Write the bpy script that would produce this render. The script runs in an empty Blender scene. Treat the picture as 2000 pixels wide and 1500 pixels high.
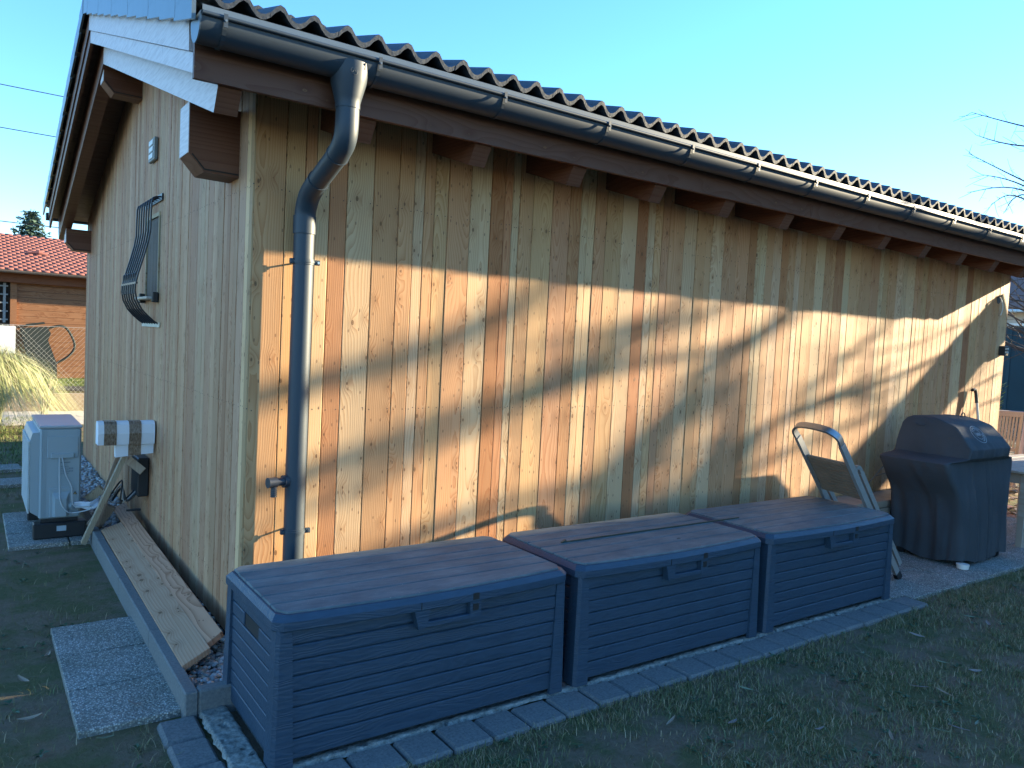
import bpy, bmesh, math, random
import numpy as np
from mathutils import Vector, Matrix, noise as mnoise

random.seed(7)
rng = np.random.default_rng(7)
sc = bpy.context.scene
COL = sc.collection

# ------------------------------------------------------------------ camera
cam_d = bpy.data.cameras.new("camera")
cam = bpy.data.objects.new("camera", cam_d)
COL.objects.link(cam)
sc.camera = cam
_y, _p, _r = math.radians(54.67), math.radians(-3.164), math.radians(2.931)
_f = Vector((math.cos(_y) * math.cos(_p), math.sin(_y) * math.cos(_p), math.sin(_p)))
_r0 = Vector((math.sin(_y), -math.cos(_y), 0))
_u0 = _r0.cross(_f)
_rt = math.cos(_r) * _r0 + math.sin(_r) * _u0
_up = -math.sin(_r) * _r0 + math.cos(_r) * _u0
M = Matrix((_rt, _up, -_f)).transposed().to_4x4()
M.translation = Vector((-1.158, -3.95, 1.7))
cam.matrix_world = M
cam_d.sensor_fit = 'HORIZONTAL'
cam_d.sensor_width = 36
cam_d.lens = 36 * 1504.1 / 2000
cam_d.clip_start = 0.05
cam_d.clip_end = 3000

# ------------------------------------------------------------------ light
SUN = Vector((4.6, -1.0, 1.2)).normalized()
world = bpy.data.worlds.new("World")
sc.world = world
world.use_nodes = True
wn = world.node_tree.nodes
wl = world.node_tree.links
wn.clear()
wo = wn.new('ShaderNodeOutputWorld')
bg = wn.new('ShaderNodeBackground')
sky = wn.new('ShaderNodeTexSky')
sky.sky_type = 'NISHITA'
sky.sun_disc = False
sky.sun_elevation = math.asin(SUN.z)
sky.sun_rotation = math.atan2(SUN.x, SUN.y)
sky.altitude = 300
sky.air_density = 1.0
sky.dust_density = 0.0
sky.ozone_density = 4.0
bg.inputs[1].default_value = 0.118
hs = wn.new('ShaderNodeHueSaturation')
hs.inputs['Saturation'].default_value = 1.12
wl.new(sky.outputs[0], hs.inputs['Color'])
wl.new(hs.outputs[0], bg.inputs[0])
wl.new(bg.outputs[0], wo.inputs[0])

sun_d = bpy.data.lights.new("sun", 'SUN')
sun_d.energy = 5.0
sun_d.angle = math.radians(0.53)
sun_d.color = (1.0, 0.84, 0.56)
sun = bpy.data.objects.new("sun", sun_d)
sun.rotation_euler = (-SUN).to_track_quat('-Z', 'Y').to_euler()
sun.location = (30, -8, 12)
COL.objects.link(sun)

sc.view_settings.view_transform = 'Standard'
sc.view_settings.look = 'None'
sc.view_settings.exposure = 2.25
sc.view_settings.gamma = 1
sc.view_settings.use_curve_mapping = False
sc.cycles.max_bounces = 6
sc.cycles.diffuse_bounces = 3
sc.cycles.use_denoising = True


# ------------------------------------------------------------------ helpers
def tag(o, label=None, cat=None, group=None, kind=None):
    if label: o['label'] = label
    if cat: o['category'] = cat
    if group: o['group'] = group
    if kind: o['kind'] = kind
    return o


def empty(name, loc=(0, 0, 0), parent=None):
    o = bpy.data.objects.new(name, None)
    o.empty_display_size = 0.2
    COL.objects.link(o)
    o.location = loc
    if parent: o.parent = parent
    return o


def child_loc(parent):
    """world offset of the (unrotated) parent chain"""
    v = Vector((0, 0, 0))
    while parent is not None:
        v += Vector(parent.location)
        parent = parent.parent
    return v


class MB:
    """collects shapes, world coordinates, and links them as one mesh object"""

    def __init__(self):
        self.v = []
        self.f = []

    def poly(self, vs, fs):
        n = len(self.v)
        self.v += [tuple(p) for p in vs]
        self.f += [tuple(i + n for i in f) for f in fs]

    def box(self, x0, x1, y0, y1, z0, z1, R=None, bev=0.0):
        if bev > 0:
            b = bev
            pts = []
            # chamfered box: 24 verts
            idx = {}
            for sx in (0, 1):
                for sy in (0, 1):
                    for sz in (0, 1):
                        X = (x0, x1)[sx]; Y = (y0, y1)[sy]; Z = (z0, z1)[sz]
                        ix = X + (b if sx == 0 else -b)
                        iy = Y + (b if sy == 0 else -b)
                        iz = Z + (b if sz == 0 else -b)
                        for a, p in enumerate(((X, iy, iz), (ix, Y, iz), (ix, iy, Z))):
                            idx[(sx, sy, sz, a)] = len(pts)
                            pts.append(p)
            fs = []
            for s in (0, 1):
                fs.append([idx[(s, 0, 0, 0)], idx[(s, 1, 0, 0)], idx[(s, 1, 1, 0)], idx[(s, 0, 1, 0)]][::1 if s else -1])
                fs.append([idx[(0, s, 0, 1)], idx[(1, s, 0, 1)], idx[(1, s, 1, 1)], idx[(0, s, 1, 1)]][::-1 if s else 1])
                fs.append([idx[(0, 0, s, 2)], idx[(1, 0, s, 2)], idx[(1, 1, s, 2)], idx[(0, 1, s, 2)]][::1 if s else -1])
            for a in (0, 1):
                for c in (0, 1):
                    fs.append([idx[(a, c, 0, 0)], idx[(a, c, 0, 1)], idx[(a, c, 1, 1)], idx[(a, c, 1, 0)]])
                    fs.append([idx[(a, 0, c, 0)], idx[(a, 0, c, 2)], idx[(a, 1, c, 2)], idx[(a, 1, c, 0)]])
                    fs.append([idx[(0, a, c, 1)], idx[(0, a, c, 2)], idx[(1, a, c, 2)], idx[(1, a, c, 1)]])
            for sx in (0, 1):
                for sy in (0, 1):
                    for sz in (0, 1):
                        fs.append([idx[(sx, sy, sz, 0)], idx[(sx, sy, sz, 1)], idx[(sx, sy, sz, 2)]])
        else:
            pts = [(x0, y0, z0), (x1, y0, z0), (x1, y1, z0), (x0, y1, z0), (x0, y0, z1), (x1, y0, z1), (x1, y1, z1), (x0, y1, z1)]
            fs = [(0, 3, 2, 1), (4, 5, 6, 7), (0, 1, 5, 4), (1, 2, 6, 5), (2, 3, 7, 6), (3, 0, 4, 7)]
        if R is not None:
            pts = [R @ Vector(p) for p in pts]
        self.poly(pts, fs)

    def prism(self, pts2, a0, a1, axis='x'):
        """extrude a 2D polygon; axis x: pts are (y,z); y: (x,z); z: (x,y)"""
        n = len(pts2)

        def P(p, a):
            if axis == 'x': return (a, p[0], p[1])
            if axis == 'y': return (p[0], a, p[1])
            return (p[0], p[1], a)
        vs = [P(p, a0) for p in pts2] + [P(p, a1) for p in pts2]
        fs = [tuple(range(n))[::-1], tuple(range(n, 2 * n))]
        for i in range(n):
            j = (i + 1) % n
            fs.append((i, j, n + j, n + i))
        self.poly(vs, fs)

    def bar(self, p0, p1, w, h, up=(0, 0, 1)):
        p0 = Vector(p0); p1 = Vector(p1)
        d = (p1 - p0); L = d.length; d.normalize()
        upv = Vector(up)
        s = d.cross(upv).normalized()
        u = s.cross(d).normalized()
        vs = []
        for q in (p0, p1):
            for a, b in ((-1, -1), (1, -1), (1, 1), (-1, 1)):
                vs.append(q + s * a * w / 2 + u * b * h / 2)
        self.poly(vs, [(0, 1, 2, 3), (7, 6, 5, 4), (0, 4, 5, 1), (1, 5, 6, 2), (2, 6, 7, 3), (3, 7, 4, 0)])

    def tube(self, path, r, n=12, caps=True, sx=1.0):
        path = [Vector(p) for p in path]
        rs = r if isinstance(r, (list, tuple)) else [r] * len(path)
        rings = []
        prev = None
        for i, p in enumerate(path):
            if i == 0: d = path[1] - p
            elif i == len(path) - 1: d = p - path[i - 1]
            else: d = (path[i + 1] - p).normalized() + (p - path[i - 1]).normalized()
            d.normalize()
            if prev is None:
                a = Vector((0, 0, 1)) if abs(d.z) < .9 else Vector((0, 1, 0))
                s = d.cross(a).normalized()
            else:
                s = (prev - d * prev.dot(d)).normalized()
            prev = s
            t = d.cross(s)
            rings.append([p + (s * math.cos(2 * math.pi * k / n) * sx + t * math.sin(2 * math.pi * k / n)) * rs[i] for k in range(n)])
        vs = [q for rg in rings for q in rg]
        fs = []
        for i in range(len(path) - 1):
            for k in range(n):
                k2 = (k + 1) % n
                fs.append((i * n + k, i * n + k2, (i + 1) * n + k2, (i + 1) * n + k))
        if caps:
            fs.append(tuple(range(n))[::-1])
            fs.append(tuple((len(path) - 1) * n + k for k in range(n)))
        self.poly(vs, fs)

    def loft(self, rings, caps=True):
        n = len(rings[0])
        vs = [q for rg in rings for q in rg]
        fs = []
        for i in range(len(rings) - 1):
            for k in range(n):
                k2 = (k + 1) % n
                fs.append((i * n + k, i * n + k2, (i + 1) * n + k2, (i + 1) * n + k))
        if caps:
            fs.append(tuple(range(n))[::-1])
            fs.append(tuple((len(rings) - 1) * n + k for k in range(n)))
        self.poly(vs, fs)

    def build(self, name, mat, parent=None, smooth=False, color=None, auto=False, origin=None):
        """vertices are world coordinates; origin (world) defaults to the parent's"""
        o_par = child_loc(parent) if parent else Vector((0, 0, 0))
        org = Vector(origin) if origin is not None else o_par
        me = bpy.data.meshes.new(name)
        me.from_pydata([tuple(Vector(p) - org) for p in self.v], [], self.f)
        bm = bmesh.new(); bm.from_mesh(me)
        bmesh.ops.recalc_face_normals(bm, faces=bm.faces)
        bm.to_mesh(me); bm.free()
        if smooth:
            me.polygons.foreach_set('use_smooth', [True] * len(me.polygons))
            if auto:
                me.set_sharp_from_angle(angle=math.radians(35))
        me.materials.append(mat)
        o = bpy.data.objects.new(name, me)
        COL.objects.link(o)
        if parent: o.parent = parent
        o.location = org - o_par
        if color: o.color = (*color, 1)
        return o


def np_mesh(name, verts, faces, mat, parent=None, smooth=False, mats=None, midx=None, col=None):
    """verts Nx3, faces MxK (uniform K)"""
    me = bpy.data.meshes.new(name)
    nv = len(verts); nf, k = faces.shape
    me.vertices.add(nv); me.vertices.foreach_set('co', verts.astype(np.float32).ravel())
    me.loops.add(nf * k); me.loops.foreach_set('vertex_index', faces.astype(np.int32).ravel())
    me.polygons.add(nf)
    me.polygons.foreach_set('loop_start', np.arange(0, nf * k, k, dtype=np.int32))
    me.polygons.foreach_set('loop_total', np.full(nf, k, dtype=np.int32))
    if smooth: me.polygons.foreach_set('use_smooth', np.ones(nf, dtype=bool))
    if col is not None:
        at = me.color_attributes.new('tone', 'FLOAT_COLOR', 'POINT')
        at.data.foreach_set('color', col.astype(np.float32).ravel())
    me.update(); me.validate()
    me.materials.append(mat)
    o = bpy.data.objects.new(name, me); COL.objects.link(o)
    if parent: o.parent = parent
    return o


def scatter(tv, tf, mats4):
    """copies of a template: tv Kx3, tf FxD, mats4 Nx3x4 -> verts, faces"""
    N = len(mats4); K = len(tv)
    V = np.einsum('nij,kj->nki', mats4[:, :, :3], tv) + mats4[:, None, :, 3]
    F = tf[None] + (np.arange(N) * K)[:, None, None]
    return V.reshape(-1, 3), F.reshape(-1, tf.shape[1])


# ------------------------------------------------------------------ materials
class Mat:
    def __init__(self, name, rough=.6, base=(.5, .5, .5), metal=0, spec=.5):
        self.m = bpy.data.materials.new(name)
        self.m.use_nodes = True
        self.t = self.m.node_tree
        self.n = self.t.nodes
        self.p = self.n['Principled BSDF']
        self.p.inputs['Base Color'].default_value = (*base, 1)
        self.p.inputs['Roughness'].default_value = rough
        self.p.inputs['Metallic'].default_value = metal
        self.p.inputs['Specular IOR Level'].default_value = spec

    def node(self, t, **kw):
        nd = self.n.new(t)
        for k, v in kw.items():
            if k in nd.inputs.keys() if isinstance(k, str) else False:
                self.set(nd.inputs[k], v)
            else:
                setattr(nd, k, v)
        return nd

    def set(self, sock, v):
        if isinstance(v, bpy.types.NodeSocket): self.t.links.new(v, sock)
        else: sock.default_value = v

    def obj(self):
        return self.n.new('ShaderNodeTexCoord').outputs['Object']

    def pos(self):
        return self.n.new('ShaderNodeNewGeometry').outputs['Position']

    def mapping(self, vec, scale=(1, 1, 1), loc=(0, 0, 0), rot=(0, 0, 0)):
        nd = self.n.new('ShaderNodeMapping')
        self.t.links.new(vec, nd.inputs[0])
        nd.inputs['Scale'].default_value = scale
        self.set(nd.inputs['Location'], loc)
        nd.inputs['Rotation'].default_value = rot
        return nd.outputs[0]

    def noise(self, vec, scale=5, detail=3, rough=.5, dist=0):
        nd = self.n.new('ShaderNodeTexNoise')
        self.t.links.new(vec, nd.inputs['Vector'])
        nd.inputs['Scale'].default_value = scale
        nd.inputs['Detail'].default_value = detail
        nd.inputs['Roughness'].default_value = rough
        nd.inputs['Distortion'].default_value = dist
        return nd.outputs['Fac']

    def math(self, op, a, b=0.0, c=0.0):
        nd = self.n.new('ShaderNodeMath'); nd.operation = op
        self.set(nd.inputs[0], a); self.set(nd.inputs[1], b)
        if len(nd.inputs) > 2: self.set(nd.inputs[2], c)
        return nd.outputs[0]

    def mix(self, fac, a, b, mode='MIX'):
        nd = self.n.new('ShaderNodeMix'); nd.data_type = 'RGBA'; nd.blend_type = mode
        self.set(nd.inputs[0], fac)
        for s, v in ((nd.inputs[6], a), (nd.inputs[7], b)):
            if isinstance(v, bpy.types.NodeSocket): self.t.links.new(v, s)
            else: s.default_value = (*v, 1)
        return nd.outputs[2]

    def ramp(self, fac, pts):
        nd = self.n.new('ShaderNodeValToRGB')
        self.t.links.new(fac, nd.inputs[0])
        cr = nd.color_ramp
        while len(cr.elements) < len(pts): cr.elements.new(.5)
        for e, (p, c) in zip(cr.elements, pts):
            e.position = p
            e.color = (*c, 1) if isinstance(c, (tuple, list)) else (c, c, c, 1)
        return nd.outputs[0]

    def sep(self, vec):
        nd = self.n.new('ShaderNodeSeparateXYZ'); self.t.links.new(vec, nd.inputs[0]); return nd.outputs

    def comb(self, x, y, z):
        nd = self.n.new('ShaderNodeCombineXYZ')
        for s, v in zip(nd.inputs, (x, y, z)): self.set(s, v)
        return nd.outputs[0]

    def color(self, c): self.t.links.new(c, self.p.inputs['Base Color'])
    def rough(self, c): self.t.links.new(c, self.p.inputs['Roughness'])

    def bump(self, h, strength=.3, dist=.01):
        nd = self.n.new('ShaderNodeBump')
        nd.inputs['Strength'].default_value = strength
        nd.inputs['Distance'].default_value = dist
        self.t.links.new(h, nd.inputs['Height'])
        self.t.links.new(nd.outputs[0], self.p.inputs['Normal'])


def wood_mat(name, across='X', along='Z', ring=.014, dark=.68, knots=True, tint=None, weather=0.0, rough=.65, curve=.42, ksize=1.0):
    """sawn softwood: growth rings, knots, per-object colour and offset"""
    w = Mat(name, rough=rough, spec=.25)
    info = w.n.new('ShaderNodeObjectInfo')
    rnd = info.outputs['Random']
    s = w.sep(w.obj())
    ax = {'X': 0, 'Y': 1, 'Z': 2}
    X = s[ax[across]]; Z = s[ax[along]]
    off = w.math('MULTIPLY', rnd, 57.0)
    Z2 = w.math('ADD', Z, off)
    # knots
    kv = w.comb(w.math('MULTIPLY', w.math('ADD', X, off), 10.0), w.math('MULTIPLY', Z2, 5.5), 0.0)
    vo = w.n.new('ShaderNodeTexVoronoi'); vo.voronoi_dimensions = '2D'
    w.t.links.new(kv, vo.inputs['Vector']); vo.inputs['Scale'].default_value = 1.0
    vo.inputs['Randomness'].default_value = .8
    kd = vo.outputs['Distance']
    kc = w.sep(vo.outputs['Color'])[0]
    has = w.math('GREATER_THAN', kc, .52)
    near = w.math('MULTIPLY', w.math('EXPONENT', w.math('MULTIPLY', w.math('MULTIPLY', kd, kd), -14.0)), has)
    # rings
    n1 = w.noise(w.comb(w.math('MULTIPLY', X, 3.0), off, w.math('MULTIPLY', Z2, .9)), 1.0, 2)
    cx = w.math('SUBTRACT', w.math('MULTIPLY', w.math('FRACT', w.math('MULTIPLY', rnd, 13.7)), .14), .02)
    dx = w.math('SUBTRACT', X, cx)
    D = w.math('MULTIPLY', w.math('SUBTRACT', n1, .32), curve)
    r = w.math('SQRT', w.math('ADD', w.math('MULTIPLY', dx, dx), w.math('MULTIPLY', D, D)))
    r = w.math('ADD', r, w.math('MULTIPLY', near, .022))
    fine = w.noise(w.comb(w.math('MULTIPLY', X, 160.0), off, w.math('MULTIPLY', Z2, 5.0)), 1.0, 2)
    r = w.math('ADD', r, w.math('MULTIPLY', fine, .0025))
    rg = w.math('FRACT', w.math('DIVIDE', r, ring))
    rg = w.math('POWER', rg, 2.2)
    base = info.outputs['Color'] if tint is None else None
    if tint is not None:
        c0 = w.mix(0.0, tint, tint)
    else:
        c0 = w.mix(0.0, base, base)
    cdark = w.mix(1.0, c0, (dark, dark * .80, dark * .66), 'MULTIPLY')
    blot = w.noise(w.comb(w.math('MULTIPLY', X, 6.0), off, w.math('MULTIPLY', Z2, 1.3)), 1.0, 3)
    c = w.mix(w.math('MULTIPLY', rg, .85), c0, cdark)
    c = w.mix(w.math('MULTIPLY', blot, .45), c, w.mix(1.0, c, (.72, .62, .55), 'MULTIPLY'))
    c = w.mix(w.math('MULTIPLY', fine, .28), c, w.mix(1.0, c, (.70, .66, .62), 'MULTIPLY'))
    if knots:
        size = w.math('MULTIPLY_ADD', kc, .13 * ksize, -.052 * ksize)
        km = w.math('SMOOTHSTEP' if False else 'LESS_THAN', kd, size)
        ring_in = w.math('MULTIPLY', km, has)
        kcol = w.ramp(w.math('DIVIDE', kd, .085 * ksize), [(0, (.10, .05, .025)), (.55, (.22, .11, .05)), (.9, (.07, .035, .02))])
        c = w.mix(w.math('MULTIPLY', near, .35), c, w.mix(1.0, c, (.62, .45, .33), 'MULTIPLY'))
        c = w.mix(w.math('MULTIPLY', ring_in, .85), c, kcol)
        v2 = w.n.new('ShaderNodeTexVoronoi'); v2.voronoi_dimensions = '2D'
        w.t.links.new(w.comb(w.math('MULTIPLY', w.math('ADD', X, off), 22.0), w.math('MULTIPLY', w.math('ADD', Z2, 3.3), 9.0), 0.0), v2.inputs['Vector']); v2.inputs['Scale'].default_value = 1.0
        pin = w.math('MULTIPLY', w.math('LESS_THAN', v2.outputs['Distance'], .085 * ksize), w.math('GREATER_THAN', w.sep(v2.outputs['Color'])[1], .62))
        if ksize == 1.0: c = w.mix(w.math('MULTIPLY', pin, .6), c, (.13, .065, .035))
    if weather:
        c = w.mix(weather, c, w.mix(w.noise(w.pos(), 6, 4), (.20, .185, .165), (.36, .34, .30)))
    w.color(c)
    w.bump(w.math('ADD', rg, w.math('MULTIPLY', fine, .8)), .25, .002)
    return w.m


def flat(name, base, rough=.6, metal=0, var=.25, scale=12, bump=.1, spec=.5, bscale=60):
    w = Mat(name, rough=rough, metal=metal, spec=spec)
    n = w.noise(w.obj(), scale, 4)
    lo = tuple(c * (1 - var) for c in base); hi = tuple(min(1, c * (1 + var)) for c in base)
    w.color(w.mix(n, lo, hi))
    if bump: w.bump(w.noise(w.obj(), bscale, 3), bump, .003)
    return w.m


PALE = (.70, .480, .280); MIDY = (.66, .395, .200); MIDP = (.62, .345, .175); RED = (.54, .265, .125); VRED = (.48, .210, .092)
M_larch = wood_mat('larch_cladding', 'X', 'Z', ring=.011, dark=.74, curve=.26)
M_larchY = wood_mat('larch_cladding_gable', 'Y', 'Z', ring=.010, dark=.72, curve=.2)
M_backing = flat('dark_backing', (.03, .022, .016), .9)
M_paint = wood_mat('brown_glazed_beam', 'Z', 'Y', ring=.02, dark=.75, tint=(.17, .075, .045), rough=.5)
M_paintX = wood_mat('brown_glazed_fascia', 'Z', 'X', ring=.03, dark=.8, tint=(.15, .070, .045), rough=.5)
# verge boards: scratched brown glaze with the pale sky reflection put into the colour
def verge_mat():
    w = Mat('sky_sheen_glaze', rough=.5, spec=.6)
    s = w.sep(w.obj())
    n = w.noise(w.mapping(w.obj(), (10, 3, 40)), 2, 5, .6)
    n2 = w.noise(w.mapping(w.obj(), (10, 25, 3)), 2, 4, .7)
    c = w.ramp(n, [(.3, (.46, .40, .40)), (.6, (.62, .57, .57)), (.8, (.52, .46, .46))])
    c = w.mix(w.ramp(n2, [(.66, 0.0), (.74, 1.0)]), c, (.25, .2, .2))
    w.color(c)
    w.bump(n, .2, .003)
    return w.m
M_verge = verge_mat()


def tile_mat():
    w = Mat('anthracite_concrete_tile', rough=.55)
    n = w.noise(w.pos(), 40, 5, .7); n2 = w.noise(w.pos(), 3, 3)
    c = w.ramp(n, [(.3, (.030, .040, .056)), (.6, (.060, .076, .098)), (.8, (.13, .14, .155))])
    c = w.mix(w.math('MULTIPLY', n2, .5), c, (.03, .035, .045))
    w.color(c); w.bump(n, .5, .004)
    return w.m
M_tile = tile_mat()
M_vtile = flat('glossy_verge_tile', (.075, .105, .125), .32, var=.2, scale=20, spec=.8)
M_gutter = flat('anthracite_gutter_steel', (.020, .036, .054), .52, metal=.0, var=.12, scale=3, bump=.03, spec=.55)
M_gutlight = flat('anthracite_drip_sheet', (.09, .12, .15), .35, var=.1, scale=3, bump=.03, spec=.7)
M_black = flat('black_plastic', (.012, .014, .017), .5, var=.3)
M_iron = flat('black_wrought_iron', (.012, .016, .024), .38, var=.2, spec=.6)
M_steel = flat('zinc_screw', (.5, .5, .5), .3, metal=1, var=.1)
M_dark = flat('dark_glass', (.02, .022, .026), .15, var=.1, bump=0)
M_nail = flat('rusty_nail_head', (.06, .04, .03), .6, var=.3)


def plastic(name, base, top=False):
    w = Mat(name, rough=.46, spec=.45)
    o = w.obj()
    s = w.sep(o)
    dst = w.noise(w.mapping(o, (1.2, 6, 6)), 1.6, 3)
    wob = w.math('ADD', w.math('MULTIPLY', s[2], 1.0), w.math('MULTIPLY', dst, .30))
    if top:
        wob = w.math('ADD', w.math('MULTIPLY', s[1], 1.0), w.math('MULTIPLY', dst, .30))
    g = w.math('FRACT', w.math('MULTIPLY', wob, 42.0))
    g = w.math('ABSOLUTE', w.math('SUBTRACT', g, .5))
    n = w.noise(o, 7, 5, .6)
    scr = w.noise(w.mapping(o, (30, 6, 30)), 3, 4, .7)
    c = w.mix(n, tuple(c * .8 for c in base), tuple(c * 1.2 for c in base))
    c = w.mix(w.ramp(scr, [(.68, 0.0), (.80, .35)]), c, (.20, .24, .29))
    if top:
        dust = w.noise(w.mapping(o, (1, 2.5, 1)), 4, 5, .65)
        c = w.mix(w.ramp(dust, [(.35, .15), (.7, .6)]), c, (.21, .235, .235))
        spk = w.noise(o, 130, 2)
        c = w.mix(w.ramp(spk, [(.70, 0.0), (.76, .8)]), c, (.33, .30, .26))
    w.color(c)
    w.rough(w.math('MULTIPLY_ADD', n, .22, .36 if not top else .55))
    c2 = w.mix(w.math('MULTIPLY', g, .5), c, w.mix(1.0, c, (1.7, 1.7, 1.7), 'MULTIPLY'))
    w.color(c2)
    if top: w.p.inputs['Specular IOR Level'].default_value = .25
    w.bump(g, .4 if not top else .12, .004)
    return w.m
M_chest = plastic('slate_blue_plastic_woodgrain', (.023, .048, .080))
M_chestF = M_chest
M_chestT = plastic('dusty_plastic_lid', (.042, .075, .095), True)


def concrete(name, a, b, scale=60, bump=.4, spot=None):
    w = Mat(name, rough=.9, spec=.2)
    p = w.pos()
    n = w.noise(p, scale, 4, .7); n2 = w.noise(p, 2.5, 4)
    c = w.mix(w.ramp(n, [(.35, 0.0), (.65, 1.0)]), a, b)
    c = w.mix(w.math('MULTIPLY', n2, .5), c, w.mix(1.0, c, (.6, .6, .58), 'MULTIPLY'))
    if spot:
        vo = w.n.new('ShaderNodeTexVoronoi'); w.t.links.new(p, vo.inputs['Vector']); vo.inputs['Scale'].default_value = spot
        vo.inputs['Randomness'].default_value = 1.0
        cc = w.sep(vo.outputs['Color'])
        st = w.ramp(cc[0], [(0, (.16, .16, .16)), (.35, (.30, .29, .27)), (.6, (.46, .44, .40)), (.85, (.66, .64, .60)), (1, (.36, .30, .24))])
        edge = w.ramp(vo.outputs['Distance'], [(.25, 1.0), (.6, .15)])
        c = w.mix(1.0, w.mix(edge, (.17, .17, .16), st), w.mix(w.ramp(w.noise(p, 3.2, 5, .65), [(.36, 0.0), (.62, 1.0)]), (.74, .76, .72), (1, 1, 1)), 'MULTIPLY')
        w.bump(w.math('SUBTRACT', 1.0, vo.outputs['Distance']), .8, .004)
    else:
        w.bump(n, bump, .004)
    w.color(c)
    return w.m
M_slab = concrete('exposed_aggregate_slab', (.3, .3, .28), (.4, .4, .38), spot=115)
M_paver = concrete('grey_concrete_paver', (.13, .135, .14), (.22, .22, .215), 90)
M_kerb = concrete('grey_kerb_concrete', (.14, .15, .155), (.21, .215, .21), 70)
M_beam = concrete('pale_rough_concrete', (.13, .135, .125), (.34, .345, .32), 40, .9)


def ground_mat():
    w = Mat('lawn_soil', rough=.95, spec=.15)
    p = w.pos()
    n = w.noise(p, 1.9, 5, .65); n2 = w.noise(p, 34, 6, .8); n3 = w.noise(p, 7, 4, .6)
    dirt = w.mix(n2, (.09, .064, .044), (.29, .215, .15))
    gr = w.mix(n2, (.055, .060, .026), (.17, .17, .080))
    f = w.ramp(w.math('ADD', w.math('MULTIPLY', n, .6), w.math('MULTIPLY', n3, .4)), [(.44, 0.0), (.56, 1.0)])
    w.color(w.mix(f, dirt, gr))
    w.bump(n2, .9, .02)
    return w.m
M_ground = ground_mat()


def vcol_mat(name, rough=.8, spec=.2, trans=0.0):
    w = Mat(name, rough=rough, spec=spec)
    a = w.n.new('ShaderNodeAttribute'); a.attribute_name = 'tone'
    w.t.links.new(a.outputs['Color'], w.p.inputs['Base Color'])
    return w.m
M_blade = vcol_mat('grass_blades', .6)
M_pebble = vcol_mat('pebbles', .55, .4)
M_needle = vcol_mat('conifer_needles', .7)
M_bark = flat('grey_brown_bark', (.085, .062, .048), .9, var=.4, scale=9, bump=.6)
M_twig = flat('pale_twig', (.20, .155, .115), .85, var=.3)

# ------------------------------------------------------------------ wall geometry
HP = .3176; RIDGE_Y = 3.1; RIDGE_Z = 3.97


def roof_h(y):            # underside line of the verge board
    return RIDGE_Z - HP * abs(y - RIDGE_Y)


# ================================================================== GROUND
def ground():
    m = MB()
    m.poly([(-400, -400, -.03), (600, -400, -.03), (600, 12.55, -.03), (-400, 12.55, -.03)], [(0, 1, 2, 3)])
    o = m.build('ground', M_ground); tag(o, kind='structure')
    # raised ground behind the low wall
    m = MB()
    m.box(-400, 600, 12.7, 700, -.03, .33)
    o = m.build('raised_lawn', M_ground); tag(o, kind='structure')
ground()

# ================================================================== THE BUILDING
bld = empty('wooden_garden_house')
tag(bld, 'larch clad wooden garden house with dark tiled roof, gutter and downpipe', 'building')


def board_tone():
    return random.choices([PALE, MIDY, MIDP, RED, VRED], [2.5, 3.5, 3.5, 1.6, .4])[0]


def jit(c, a=.07):
    k = 1 + random.uniform(-a, a)
    return tuple(max(0, v * k * (1 + random.uniform(-.03, .03))) for v in c)


seams = [0.005, 0.163, 0.265, 0.325, 0.4, 0.498, 0.653, 0.805, 0.901, 0.967, 1.034, 1.125, 1.276, 1.422, 1.519, 1.58, 1.635,
         1.737, 1.892, 2.035, 2.13, 2.188, 2.255, 2.355, 2.50, 2.645, 2.75, 2.821, 2.893, 2.966, 3.125, 3.257, 3.358, 3.427,
         3.567, 3.723, 3.871, 3.959, 4.011, 4.088, 4.18, 4.288, 4.383, 4.48, 4.551, 4.622, 4.768, 4.902, 5.008, 5.054, 5.195,
         5.291, 5.454, 5.639, 5.777, 5.847, 5.935, 6.08]
T = {'p': PALE, 'y': MIDY, 'm': MIDP, 'r': RED, 'v': VRED}
tones = list('mymprpmmpmympvrpmymrppmypvpymmpmypmmrppyprmpympmyrpymmpymp')
while seams[-1] < 8.40:
    seams.append(seams[-1] + random.choice([.07, .09, .11, .14, .1]))
seams[-1] = 8.47
nails = MB()
for i in range(len(seams) - 1):
    x0, x1 = seams[i] + .0012, seams[i + 1] - .0022
    t = T[tones[i]] if i < len(tones) else board_tone()
    dy = random.uniform(-.002, .002)
    m = MB()
    zb, zt = .05, 2.93
    c = .003
    yf = dy - .0; yb = .020
    m.poly([(x0, yb, zb), (x0, yf + c, zb), (x0 + c, yf, zb), (x1 - c, yf, zb), (x1, yf + c, zb), (x1, yb, zb),
            (x0, yb, zt), (x0, yf + c, zt), (x0 + c, yf, zt), (x1 - c, yf, zt), (x1, yf + c, zt), (x1, yb, zt)],
           [(0, 1, 2, 3, 4, 5), (6, 7, 8, 9, 10, 11), (0, 1, 7, 6), (1, 2, 8, 7), (2, 3, 9, 8), (3, 4, 10, 9), (4, 5, 11, 10), (5, 0, 6, 11)])
    m.build('cladding_board', M_larch, bld, color=jit(t), origin=(x0, 0, 0))
    for z in (.30, 1.285, 2.41):
        for xx in (x0 + .018, x1 - .018):
            zz = z + random.uniform(-.006, .006)
            nails.tube([(xx, yf - .0006, zz), (xx, yf + .004, zz)], .0034, 6)
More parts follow.
